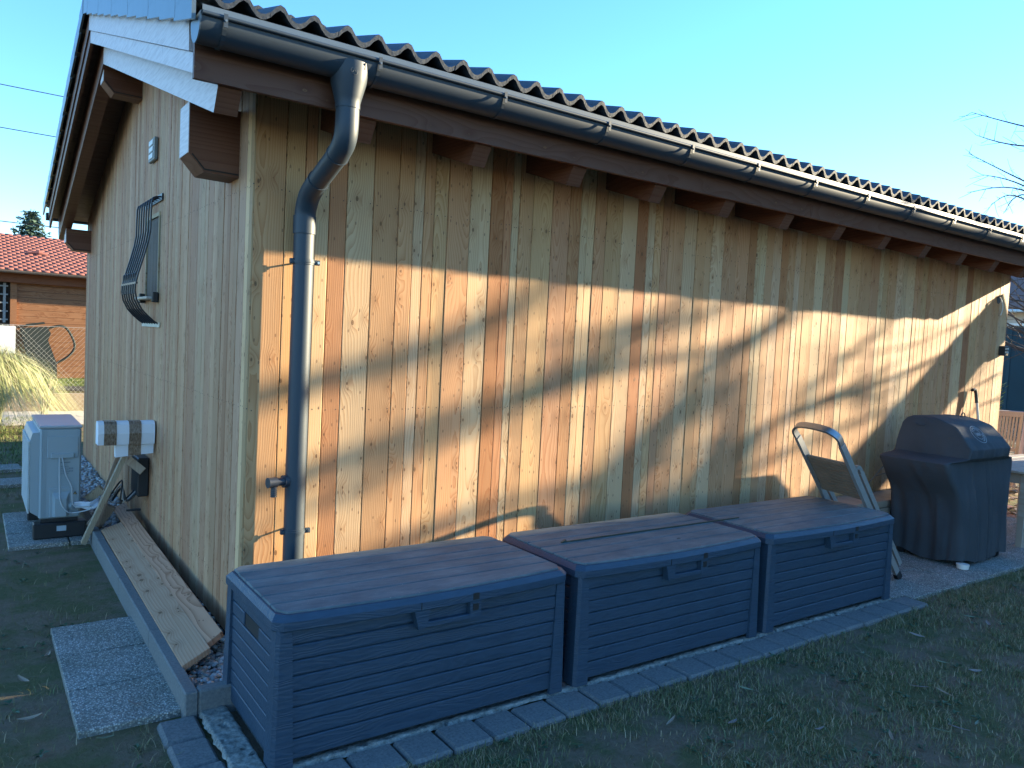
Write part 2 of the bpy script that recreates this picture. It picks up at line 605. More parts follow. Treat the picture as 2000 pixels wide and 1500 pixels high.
# gable boards (facing -x)
ys = [0.0]
while ys[-1] < 6.55:
    ys.append(ys[-1] + random.choice([.06, .075, .085, .1, .12, .07]))
ys[-1] = 6.62
WY0, WY1, WZ0, WZ1 = 2.33, 2.80, 1.90, 2.50
for i in range(len(ys) - 1):
    y0, y1 = ys[i] + .001, ys[i + 1] - .002
    if i == 0: y0 = -.0195
    dx = random.uniform(-.002, .002)
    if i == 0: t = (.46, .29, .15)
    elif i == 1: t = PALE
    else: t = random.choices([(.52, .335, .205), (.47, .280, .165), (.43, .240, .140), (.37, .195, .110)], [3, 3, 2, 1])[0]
    def brd(zb, ztf):
        m = MB()
        c = .003; xf = dx; xb = .02
        if i == 0: y0_, y1_ = y0 + .022, y1
        else: y0_, y1_ = y0, y1
        top = [ztf(y) for y in (y0_, y0_, y0_ + c, y1_ - c, y1_, y1_)]
        pts = [(xb, y0_), (xf + c, y0_), (xf, y0_ + c), (xf, y1_ - c), (xf + c, y1_), (xb, y1_)]
        m.poly([(p[0], p[1], zb) for p in pts] + [(p[0], p[1], tz) for p, tz in zip(pts, top)],
               [(0, 1, 2, 3, 4, 5), (6, 7, 8, 9, 10, 11), (0, 1, 7, 6), (1, 2, 8, 7), (2, 3, 9, 8), (3, 4, 10, 9), (4, 5, 11, 10), (5, 0, 6, 11)])
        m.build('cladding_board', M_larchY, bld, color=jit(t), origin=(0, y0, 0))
    if y1 > WY0 and y0 < WY1:
        brd(.05, lambda y: WZ0)
        brd(WZ1, lambda y: roof_h(y) + .02)
    else:
        brd(.05, lambda y: roof_h(y) + .02)
    for z in (.30, 1.29, 2.415):
        if z > roof_h((y0 + y1) / 2) or (WY0 < (y0 + y1) / 2 < WY1 and WZ0 < z < WZ1): continue
        for yy in (y0 + .018, y1 - .018):
            zz = z + random.uniform(-.006, .006)
            nails.tube([(dx - .0008, yy, zz), (dx + .004, yy, zz)], .003, 6)
tag(nails.build('nail_heads', M_nail, bld), kind='stuff')
# core behind the boards
m = MB()
m.prism([(.0215, .03), (6.60, .03), (6.60, 2.86), (3.1, 3.93), (.0215, 2.93)], .0215, 8.46, 'x')
core = m.build('wall_core', M_backing, bld)
# far right end boards return (facing +x) and rear wall are never in view: plain dark larch sheet
m = MB(); m.box(8.4705, 8.49, .001, 6.60, .05, 2.85); m.build('end_wall_sheet', M_larchY, bld, color=MIDP)

# window in the gable
win = empty('window', (0, 0, 0), bld)
m = MB()
m.box(-.006, .019, WY0 - .022, WY0, WZ0, WZ1); m.box(-.006, .019, WY1, WY1 + .022, WZ0, WZ1)
m.box(-.006, .019, WY0 - .022, WY1 + .022, WZ1, WZ1 + .03)
m.build('window_trim', M_larchY, win, color=(.50, .41, .27))
for k in range(4):
    m = MB(); a = WY0 + .118 * k
    m.box(.006, .019, a + .001, a + .114, WZ0 + .002, WZ1 - .002)
    m.build('reveal_board', M_larchY, win, color=(.11, .10, .09), origin=(0, a, 0))
m = MB(); m.box(-.085, .0, WY0 - .03, WY1 + .03, WZ0 - .024, WZ0 - .004, bev=.003)
m.build('window_sill', flat('light_sill_metal', (.42, .41, .38), .4), win)
for yy in (WY0 - .055, WY1 + .0):
    m = MB(); m.box(-.045, -.003, yy, yy + .06, WZ0 - .045, WZ0 + .03, bev=.006); m.build('sill_end_cap', M_black, win)

# belly grille in front of the window
gr = empty('window_grille', (0, 2.24, 1.7), bld)
prof = [(0.001, 2.63), (-.045, 2.622), (-.064, 2.612), (-.072, 2.585), (-.075, 2.5), (-.076, 2.38), (-.088, 2.30), (-.112, 2.20), (-.150, 2.06),
        (-.168, 1.98), (-.170, 1.93), (-.158, 1.865), (-.125, 1.80), (-.085, 1.755), (-.04, 1.715), (-.001, 1.69)]
for k in range(7):
    y = 2.24 + k * .098
    m = MB(); m.tube([(x * 1.0, y, z) for x, z in prof], .0062, 8)
    m.build('grille_bar', M_iron, gr, smooth=True)
for k in range(6):
    y = 2.24 + (k + .5) * .098
    m = MB()
    for s in (-1, 1):
        ring = [(-.165 + .0 * math.sin(a), y + .022 * math.cos(a), 1.985 + s * .04 + .036 * math.sin(a)) for a in np.linspace(0, 2 * math.pi, 15)]
        m.tube(ring, .004, 6, caps=False)
    m.build('grille_ring', M_iron, gr, smooth=True)
m = MB(); m.box(-.172, -.158, 2.21, 2.86, 1.978, 1.992); m.build('grille_crossbar', M_iron, gr)
m = MB(); m.box(-.012, -.002, 2.20, 2.88, 2.60, 2.65); m.build('wall_plate', M_iron, gr)
m = MB(); m.box(-.012, -.002, 2.20, 2.88, 1.67, 1.705); m.build('wall_plate', flat('cream_foam_strip', (.55, .5, .4), .7), gr)

# small vent / lamp on the gable
m = MB(); m.box(-.03, -.002, 2.44, 2.66, 2.93, 3.10, bev=.005)
v = m.build('wall_vent', flat('grey_vent_frame', (.20, .21, .20), .5), bld)
for k in range(3):
    m = MB(); m.box(-.036, -.031, 2.475, 2.625, 2.947 + .05 * k, 2.985 + .05 * k, bev=.002)
    m.build('vent_panel', flat('white_vent_slat', (.62, .62, .60), .4), v)

# ---- roof structure
# soffit / roof deck planks (run along x above the rafters)
deck = empty('roof_deck', (0, 0, 0), bld)
def slope_pt(y, off): return (y, roof_h(y) + off)
for side in (0, 1):
    y = -.50 if side == 0 else 6.70
    k = 0
    while (y < 3.0 if side == 0 else y > 3.2):
        y2 = y + (.12 if side == 0 else -.12)
        y2 = min(y2, 3.1) if side == 0 else max(y2, 3.1)
        m = MB()
        ya, yb = (y + .0015, y2 - .0015) if side == 0 else (y2 + .0015, y - .0015)
        m.prism([(ya, roof_h(ya) + .045), (yb, roof_h(yb) + .045), (yb, roof_h(yb) + .065), (ya, roof_h(ya) + .065)], -.398, 8.96, 'x')
        m.build('roof_deck_board', M_paintX, deck)
        y = y2; k += 1
# rafters
def rafter(x0, w=.10, mat=None, name='rafter', color=None):
    mat = mat or M_paint
    for side in (0, 1):
        def Y(y): return y if side == 0 else 6.2 - y
        m = MB()
        m.prism([(Y(-.405), roof_h(-.405) - .235), (Y(-.462), roof_h(-.46) - .125), (Y(-.470), roof_h(-.47) + .04), (Y(3.098), roof_h(3.098) + .042), (Y(3.098), roof_h(3.098) - .125 - .11)], x0, x0 + w, 'x')
        m.build(name, mat, bld, origin=(x0, Y(-.4), roof_h(-.4)))
def skin(o, mat, test):
    o.data.materials.append(mat)
    for p in o.data.polygons:
        if test(p.normal): p.material_index = 1
n0 = set(bpy.data.objects)
rafter(-.30, .10, M_verge, 'barge_rafter')
for o in set(bpy.data.objects) - n0: skin(o, M_paint, (lambda n: n.x > -.9) if o.location.y < 3 else (lambda n: True))  # pale sky sheen colour kept to the near outer face, brown elsewhere
for k in range(-1, 12):
    rafter(1.0 + .6655 * k)
rafter(8.68, .1)
# eave blocking boards between the rafters (dark shaded wall top)
# purlins coming out through the gable
for (ya, ztop, zbot, xo) in ((.262, 2.86, 2.487, -.252), (3.345 - .30, 3.62, 3.54, -.285), (6.26, 2.88, 2.487, -.252)):
    m = MB()
    if abs(ya - 3.045) < .01:
        ya = 3.17; yb = 3.34
    else:
        yb = ya + .2
    zt = min(roof_h(ya), roof_h(yb)) - .236 if abs(ya - 3.17) > .01 else roof_h(3.1) - .22
    zt = max(zt, zbot + .1)
    if ya < 1 or ya > 5: zt = roof_h(ya if ya > 3.1 else ya) - .24
    m.prism([(xo, zt), (xo, zbot + .085), (xo + .075, zbot), (.0, zbot - .003), (.0, zt)], ya, yb, 'y')
    p = m.build('purlin', M_paint, bld, origin=(xo, ya, zbot))
    m = MB(); m.prism([(xo + .012, zbot + .08), (xo + .075, zbot + .010), (-.004, zbot + .008), (-.004, zbot + .016), (xo + .078, zbot + .018), (xo + .018, zbot + .085)], ya - .0025, ya, 'y')
    m.build('groove_line', M_backing, p)
    # white painted end face
    m = MB(); m.prism([(ya + .001, zt), (yb - .001, zt), (yb - .001, zbot + .087), (ya + .001, zbot + .087)], xo - .004, xo - .0005, 'x')
    m.build('painted_end', M_verge, p)

# verge boards
XV = -.405
for side in (0, 1):
    def Y(y): return y if side == 0 else 6.2 - y
    m = MB()
    m.prism([(Y(-.385), roof_h(-.385) + .128), (Y(3.1), roof_h(3.1) + .140), (Y(3.1), roof_h(3.1)), (Y(-.395), roof_h(-.395))], XV, XV + .024, 'x')
    m.build('verge_board', M_verge if side == 0 else M_paint, bld, origin=(XV, Y(-.4), roof_h(-.4)))  # near slope carries the painted sky sheen, far slope plain brown
    m = MB()
    m.prism([(Y(-.462), roof_h(-.462) - .003), (Y(3.1), roof_h(3.1) - .003), (Y(3.1), roof_h(3.1) - .095), (Y(-.465), roof_h(-.465) - .088)], XV + .012, XV + .032, 'x')
    m.build('verge_board', M_verge if side == 0 else M_paint, bld, origin=(XV, Y(-.4), roof_h(-.4) - .1))
# fascia board at the eave, in lengths
fx = [-.405, 3.9, 8.96]
for a, b in zip(fx[:-1], fx[1:]):
    m = MB(); m.box(a, b - .003, -.500, -.474, 2.722, 2.965)
    m.build('fascia_board', M_paintX, bld, origin=(a, -.5, 2.73))

# gutter
GY, GZ, GR = -.588, 2.925, .080
m = MB()
outer = [(GY + GR * math.cos(a), GZ + GR * math.sin(a) * 1.12) for a in np.linspace(math.pi, 2 * math.pi, 15)]
inner = [(GY + (GR - .003) * math.cos(a), GZ + (GR - .003) * math.sin(a) * 1.12) for a in np.linspace(2 * math.pi, math.pi, 15)]
m.prism(outer + inner, -.418, 9.0, 'x')
g = m.build('gutter', M_gutter, bld, smooth=True, auto=True, origin=(-.418, GY, GZ))
m = MB(); m.tube([(-.418, GY - GR - .006, GZ + .006), (9.0, GY - GR - .006, GZ + .006)], .0095, 12)
m.build('gutter_bead', M_gutter, g, smooth=True, auto=True)
m = MB(); m.prism([(p[0], p[1]) for p in outer] + [(GY + GR, GZ + .012), (GY - GR - .012, GZ + .012)], -.424, -.4185, 'x')
m.build('gutter_end_cap', M_gutlight, g)
m = MB(); m.prism([(-.502, 2.966), (-.525, 2.915), (-.528, 2.916), (-.506, 2.972), (-.455, 2.992), (-.453, 2.985)], -.40, 8.98, 'x')
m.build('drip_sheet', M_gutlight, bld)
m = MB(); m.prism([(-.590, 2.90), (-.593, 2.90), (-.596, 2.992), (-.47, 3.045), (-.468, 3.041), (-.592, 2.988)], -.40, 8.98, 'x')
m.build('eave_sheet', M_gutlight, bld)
bxs = [-.33, .345, 1.03, 1.73, 2.41, 3.04, 3.68] + [3.68 + .665 * k for k in range(1, 8)]
for x in bxs:
    m = MB()
    arc = [(x, GY + (GR + .003) * math.cos(a), GZ + (GR + .003) * 1.12 * math.sin(a)) for a in np.linspace(math.pi * .97, 2 * math.pi, 14)]
    for j in range(len(arc) - 1):
        m.bar(arc[j], arc[j + 1], .015, .003, up=(0, arc[j][1] - GY + .0001, arc[j][2] - GZ))
    m.box(x - .008, x + .008, GY - GR - .0185, GY - GR - .0155, GZ - .035, GZ + .018)
    b = m.build('gutter_bracket', M_gutter, g)
    m = MB(); m.tube([(x, GY - GR - .024, GZ - .01), (x, GY - GR - .019, GZ - .01)], .005, 8); m.build('bracket_rivet', M_gutlight, b)

# downpipe
dp = empty('downpipe', (.235, -.09, .1), bld)
px = .235
m = MB()
prof = [(.088, 2.905, .094), (.087, 2.87, .093), (.078, 2.82, .083), (.061, 2.755, .063), (.056, 2.735, .057), (.056, 2.71, .057)]
rings = []
for (a, z, b) in prof:
    rings.append([(px + a * math.cos(t), GY + b * math.sin(t), z) for t in np.linspace(0, 2 * math.pi, 29)[:-1]])
m.loft(rings); m.build('outlet_funnel', M_gutter, dp, smooth=True, auto=True)
# embossed round emblem on the funnel
m = MB(); m.tube([(px - .012 + .016 * math.cos(t), GY - .090 + .0 * t, 2.855 + .016 * math.sin(t)) for t in np.linspace(0, 2 * math.pi, 20)], .0012, 5, caps=False)
m.tube([(px - .020, GY - .0905, 2.849), (px - .012, GY - .0905, 2.863), (px - .004, GY - .0905, 2.849)], .0012, 5)
m.build('embossed_emblem', M_gutter, dp)
def bez(pts, n=8):
    out = []
    P = [Vector(p) for p in pts]
    for i in range(len(P) - 1):
        p0 = P[max(i - 1, 0)]; p1 = P[i]; p2 = P[i + 1]; p3 = P[min(i + 2, len(P) - 1)]
        for k in range(n):
            t = k / n
            out.append(.5 * ((2 * p1) + (-p0 + p2) * t + (2 * p0 - 5 * p1 + 4 * p2 - p3) * t * t + (-p0 + 3 * p1 - 3 * p2 + p3) * t ** 3))
    out.append(P[-1])
    return out
up = bez([(px, GY, 2.74), (px, GY, 2.63), (px, -.562, 2.565), (px, -.49, 2.52)], 6)
mid = [(px, -.49, 2.52), (px, -.26, 2.435)]
low = bez([(px, -.26, 2.435), (px, -.155, 2.385), (px, -.10, 2.315), (px, -.09, 2.24)], 6)
m = MB(); m.tube(up, .053, 28); m.build('pipe_elbow', M_gutter, dp, smooth=True, auto=True)
m = MB(); m.tube(mid, .0505, 28); m.tube([mid[1], Vector(mid[1]) + Vector((0, -.008, .003))], .055, 28); m.tube([mid[0], Vector(mid[0]) + Vector((0, -.008, .003))], .0555, 28)
m.build('pipe_section', M_gutter, dp, smooth=True, auto=True)
m = MB(); m.tube(low, .053, 28); m.build('pipe_elbow', M_gutter, dp, smooth=True, auto=True)
m = MB(); m.tube([(px, -.09, 2.28), (px, -.09, 2.19)], .0565, 28); m.build('pipe_socket', M_gutter, dp, smooth=True, auto=True)
m = MB(); m.tube([(px, -.09, 2.25), (px, -.09, .02)], .0515, 32); m.build('pipe_section', M_gutter, dp, smooth=True, auto=True)
for z in (2.05, .66):
    m = MB()
    m.tube([(px, -.09, z - .014), (px, -.09, z + .014)], .0555, 28)
    m.tube([(px, -.09, z - .005), (px, -.09, z + .005)], .0585, 28)
    m.box(px + .052, px + .082, -.115, -.098, z - .013, z + .013, bev=.003)
    m.box(px - .072, px - .052, -.105, -.085, z - .013, z + .013, bev=.003)
    m.tube([(px, -.035, z), (px, .0, z)], .005, 8)
    c = m.build('pipe_clamp', M_gutter, dp, smooth=True, auto=True)
    m = MB(); m.tube([(px + .070, -.121, z), (px + .070, -.114, z)], .006, 10); m.build('clamp_screw', M_steel, c)
z = .925
m = MB()
m.tube([(px - .045, -.095, z), (px - .068, -.10, z)], .032, 20)
m.tube([(px - .06, -.10, z), (px - .115, -.11, z)], .021, 20)
m.tube([(px - .105, -.108, z), (px - .152, -.117, z)], .0265, 20)
m.tube([(px - .118, -.111, z - .005), (px - .118, -.111, z - .075)], .015, 16)
for q in (.04, .05, .06, .07):
    m.tube([(px - .118, -.111, z - q), (px - .118, -.111, z - q - .004)], .0165, 16)
m.build('overflow_connector', flat('dark_grey_plastic_tap', (.035, .042, .055), .4), dp, smooth=True, auto=True)

# fittings at the right end
m = MB(); m.tube([(8.235, -.003, 2.44), (8.235, .001, 2.44)], .045, 16); hole = m.build('cable_hole', M_black, bld)
m = MB(); m.tube(bez([(8.235, -.01, 2.47), (8.19, -.05, 2.43), (8.25, -.045, 2.35), (8.27, -.02, 2.27)], 5), .006, 8); m.build('white_cable', flat('white_cable_sheath', (.7, .7, .68), .4), hole, smooth=True)
m = MB(); m.box(8.33, 8.42, -.07, -.003, 1.82, 1.93, bev=.006); wb = m.build('sensor_box', M_black, bld)
m = MB(); m.box(8.335, 8.365, -.095, -.0705, 1.85, 1.872); m.box(8.335, 8.365, -.095, -.0705, 1.888, 1.91); m.build('sensor_head', flat('pale_sensor', (.5, .52, .5), .3), wb)

# ---- roof tiles
def tile_template(L=.345, W=.30, n=16, t=.022):
    """double wave tile: x across 0..W, y along slope 0..L (0 = lower edge), z up"""
    xs = np.linspace(0, W, n + 1)
    def wave(x):
        u = (x / W * 2) % 1.0
        return .038 * (math.sin(math.pi * min(u / .55, 1.0)) ** 1.15 if u < .55 else 0) - .016 * math.sin(math.pi * (u - .55) / .45) * (u >= .55)
    V = []; F = []
    for yy in (0, L):
        for zz in (0, -t):
            for x in xs: V.append((x, yy, wave(x) + zz))
    k = n + 1
    for i in range(n):
        F.append((i, i + 1, 2 * k + i + 1, 2 * k + i))          # top
        F.append((k + i, 3 * k + i, 3 * k + i + 1, k + i + 1))  # under
        F.append((i, k + i, k + i + 1, i + 1))                  # front
    F.append((0, 2 * k, 3 * k, k)); F.append((n, k + n, 3 * k + n, 2 * k + n))
    return np.array(V), F
tv, tf = tile_template()
me_t = bpy.data.meshes.new('roof_tile'); me_t.from_pydata([tuple(v) for v in tv], [], tf)
me_t.polygons.foreach_set('use_smooth', [True] * len(me_t.polygons)); me_t.set_sharp_from_angle(angle=math.radians(50)); me_t.materials.append(M_tile)
PITCH = math.atan(HP)
roof_t = empty('roof_tiles', (0, 0, 0), bld)
OFFT = .243
x_start = -.43
nx = 31
for row in range(3):
    yy = -.602 + row * .315
    for i in range(nx):
        o = bpy.data.objects.new('roof_tile', me_t); COL.objects.link(o); o.parent = roof_t
        o.location = (x_start + i * .303 + random.uniform(-.001, .001), yy, roof_h(yy) + OFFT - .004 + random.uniform(-.002, .002))
        o.rotation_euler = (PITCH - .05, 0, random.uniform(-.004, .004))
tq = np.array([f for f in tf])
ms = []
for side in (0, 1):
    rows = range(3, 12) if side == 0 else range(0, 12)
    for row in rows:
        yy = -.602 + row * .315
        for i in range(nx):
            a = PITCH - .05
            Rm = Matrix.Rotation(a, 3, 'X')
            loc = (x_start + i * .303, yy, roof_h(yy) + OFFT - .004)
            if side:
                Rm = Matrix.Rotation(math.pi, 3, 'Z') @ Rm
                loc = (x_start + (i + 1) * .303, 6.2 - yy, roof_h(yy) + OFFT - .004)
            A = np.zeros((3, 4)); A[:, :3] = np.array(Rm); A[:, 3] = loc
            ms.append(A)
V, F = scatter(tv, tq, np.array(ms))
tag(np_mesh('roof_tile_field', V, F, M_tile, bld), kind='stuff')
# ridge
m = MB()
for i in range(24):
    a = -.44 + i * .385
    rr = [[(a + dx, 3.1 + (.125 + e) * math.cos(t), 4.19 + (.115 + e) * math.sin(t)) for t in np.linspace(0, math.pi, 10)] for dx, e in ((0, .012), (.40, 0))]
    m.loft([r + [(r[0][0], 3.1, 4.18)] for r in rr])
m.build('ridge_tiles', M_tile, bld, smooth=True, auto=True)
# verge flaps
for side in (0, 1):
    for row in range(12):
        yy = -.632 + row * .315
        ya, yb = yy, min(yy + .335, 3.12)
        dz = -.0
        lift = lambda y: roof_h(yy) + (y - yy) * (HP - .055)
        def Y(y): return y if side == 0 else 6.2 - y
        m = MB()
        m.prism([(Y(ya), lift(ya) + .125), (Y(yb), lift(yb) + .128), (Y(yb), lift(yb) + .262), (Y(ya), lift(ya) + .262)], -.449 - .0006 * (row % 2), -.433, 'x')
        m.box(-.449, -.40, min(Y(ya), Y(yb)), max(Y(ya), Y(yb)) , lift(ya) + .262, lift(ya) + .263)
        m.build('verge_tile', M_vtile, bld, origin=(-.44, Y(ya), lift(ya)))
# far gutter end seen on the left
m = MB()
m.prism([(6.70 + .075 + .075 * math.cos(a), 2.93 + .085 * math.sin(a)) for a in np.linspace(math.pi, 2 * math.pi, 12)], -.42, 9.0, 'x')
m.build('rear_gutter', M_gutter, bld)

# ================================================================== PAVING
pav = empty('paving'); tag(pav, kind='structure')
def stone(x0, x1, y0, y1, z1, mat, name, h=.06, bev=.006, rot=0.0):
    m = MB()
    c = Vector(((x0 + x1) / 2, (y0 + y1) / 2, 0))
    R = Matrix.Translation(c) @ Matrix.Rotation(rot, 4, 'Z') @ Matrix.Translation(-c)
    tilt = Matrix.Translation(Vector((c.x, c.y, z1))) @ Matrix.Rotation(random.uniform(-.012, .012), 4, 'X') @ Matrix.Rotation(random.uniform(-.012, .012), 4, 'Y') @ Matrix.Translation(-Vector((c.x, c.y, z1)))
    m.box(x0, x1, y0, y1, z1 - h, z1, R=tilt @ R, bev=bev)
    return m.build(name, mat, pav, origin=(c.x, c.y, z1))
x = -.30
while x < 4.42:
    w = random.uniform(.200, .215)
    stone(x, x + w - .008, -1.315 + random.uniform(-.008, .008), -1.128, -.004 + random.uniform(-.004, .003), M_paver, 'paving_stone', bev=.012, rot=random.uniform(-.02, .02))
    x += w
for (a, b, c, d) in ((-.485, -.325, -.70, -.495), (-.485, -.325, -.915, -.708), (-.475, -.315, -1.13, -.922), (-.475, -.31, -1.34, -1.137)):
    stone(a, b, c, d, -.004, M_paver, 'paving_stone', bev=.014, rot=random.uniform(-.03, .03))
# rough concrete edge beams
m = MB()
def rough_beam(m, x0, x1, y0, y1, z1, nx_, ny_):
    V = []
    for j in range(ny_ + 1):
        for i in range(nx_ + 1):
            xx = x0 + (x1 - x0) * i / nx_; yy = y0 + (y1 - y0) * j / ny_
            e = (i in (0, nx_)) * .5 + (j in (0, ny_)) * .5
            n = mnoise.noise(Vector((xx * 11, yy * 11, 3)))
            n2 = mnoise.noise(Vector((xx * 26, yy * 26, 9)))
            V.append((xx + (n2 * .012 if i in (0, nx_) else 0), yy + (n2 * .012 if j in (0, ny_) else 0), z1 + n * .005 + n2 * .003 - e * .03 - (.025 * min(1, (n2 - .45) * 8) if n2 > .45 else 0)))
    F = [(j * (nx_ + 1) + i, j * (nx_ + 1) + i + 1, (j + 1) * (nx_ + 1) + i + 1, (j + 1) * (nx_ + 1) + i) for j in range(ny_) for i in range(nx_)]
    m.poly(V, F)
rough_beam(m, -.315, -.192, -1.35, -.455, .008, 14, 120)
m.build('concrete_edge', M_beam, pav, smooth=True)
m = MB(); rough_beam(m, -.205, 4.30, -1.125, -1.07, -.001, 260, 5); m.build('concrete_edge', M_beam, pav, smooth=True)
m = MB(); m.box(-.15, 4.3, -1.08, -.02, -.06, -.008); m.build('chest_base_bed', M_beam, pav)
# exposed aggregate slabs at the left
for (y0, y1) in ((.415, .85), (-.015, .402), (-.44, -.028)):
    stone(-.772, -.352, y0, y1, .002, M_slab, 'aggregate_slab', h=.04, bev=.004)
# slabs under the heat pump
for (y0, y1) in ((2.70, 3.09), (3.10, 3.49), (3.50, 3.90)):
    for (a, b) in ((-.90, -.51), (-.50, -.36)):
        stone(a, b, y0, y1, .004, M_slab, 'aggregate_slab', h=.04, bev=.004)
for k, (a, y) in enumerate(((-.93, 5.2), (-.95, 6.1))):
    stone(a, a + .3, y, y + .4, .004, M_slab, 'aggregate_slab', h=.04, bev=.004, rot=.1)
# slabs at the right under the grill
xs = 4.45
for i in range(10):
    for (y0, y1) in ((-1.20, -.80), (-.79, -.39), (-.38, .0)):
        if y0 == -1.20 and i == 9: continue
        stone(xs + i * .405, xs + i * .405 + .40, y0 + random.uniform(-.002, .002), y1, .0 + random.uniform(-.003, .003), M_slab, 'aggregate_slab', h=.04, bev=.004)
m = MB(); m.box(4.30, 4.445, -1.12, 0, -.05, -.003); m.build('aggregate_slab', M_slab, pav)
# kerb stones
kb = empty('kerb'); tag(kb, kind='structure')
y = -.505; first = True
while y < 6.6:
    L = .995 if not first else .83
    m = MB(); m.box(-.372, -.315, y, y + L - .004, -.1, .10 + random.uniform(-.003, .003), bev=.006); m.build('kerb_stone', M_kerb, kb, origin=(-.37, y, 0))
    y += L; first = False
m = MB(); m.box(-.313, -.10, -.505, -.44, -.1, .098, bev=.008); m.build('kerb_stone', M_kerb, kb)

# gravel strip
def pebbles(N, x0, x1, y0, y1, z, smin, smax):
    bm = bmesh.new(); bmesh.ops.create_icosphere(bm, subdivisions=1, radius=1)
    tv_ = np.array([v.co[:] for v in bm.verts]); tf_ = np.array([[v.index for v in f.verts] for f in bm.faces]); bm.free()
    ms = np.zeros((N, 3, 4)); cols = np.zeros((N, 4))
    pal = np.array([(.52, .50, .47), (.33, .32, .31), (.62, .60, .57), (.24, .22, .20), (.40, .33, .25), (.45, .44, .43), (.19, .20, .22)])
    for i in range(N):
        s = rng.uniform(smin, smax)
        S = np.diag([s * rng.uniform(.8, 1.3), s * rng.uniform(.7, 1.0), s * rng.uniform(.45, .7)])
        a, b, c = rng.uniform(0, 6.28), rng.normal(0, .35), rng.normal(0, .35)
        Rm = np.array(Matrix.Rotation(a, 3, 'Z') @ Matrix.Rotation(b, 3, 'X') @ Matrix.Rotation(c, 3, 'Y'))
        ms[i, :, :3] = Rm @ S
        ms[i, :, 3] = (rng.uniform(x0, x1), rng.uniform(y0, y1), z + rng.uniform(-.012, .012))
        cols[i, :3] = pal[rng.integers(len(pal))] * rng.uniform(.8, 1.15); cols[i, 3] = 1
    V, F = scatter(tv_, tf_, ms)
    return V, F, np.repeat(cols, len(tv_), axis=0)
V1, F1, C1 = pebbles(2600, -.31, -.005, -.43, 2.2, .035, .010, .022)
V2, F2, C2 = pebbles(2600, -.31, -.005, 2.2, 6.6, .045, .014, .026)
o = np_mesh('gravel', np.vstack([V1, V2]), np.vstack([F1, F2 + len(V1)]), M_pebble, smooth=True, col=np.vstack([C1, C2]))
tag(o, 'grey and cream pebbles between the kerb and the gable wall', 'gravel', kind='stuff')
m = MB(); m.box(-.314, .02, -.44, 6.6, -.05, .022); tag(m.build('gravel_bed', concrete('gravel_bed', (.06, .06, .055), (.12, .115, .11)), None), kind='structure')

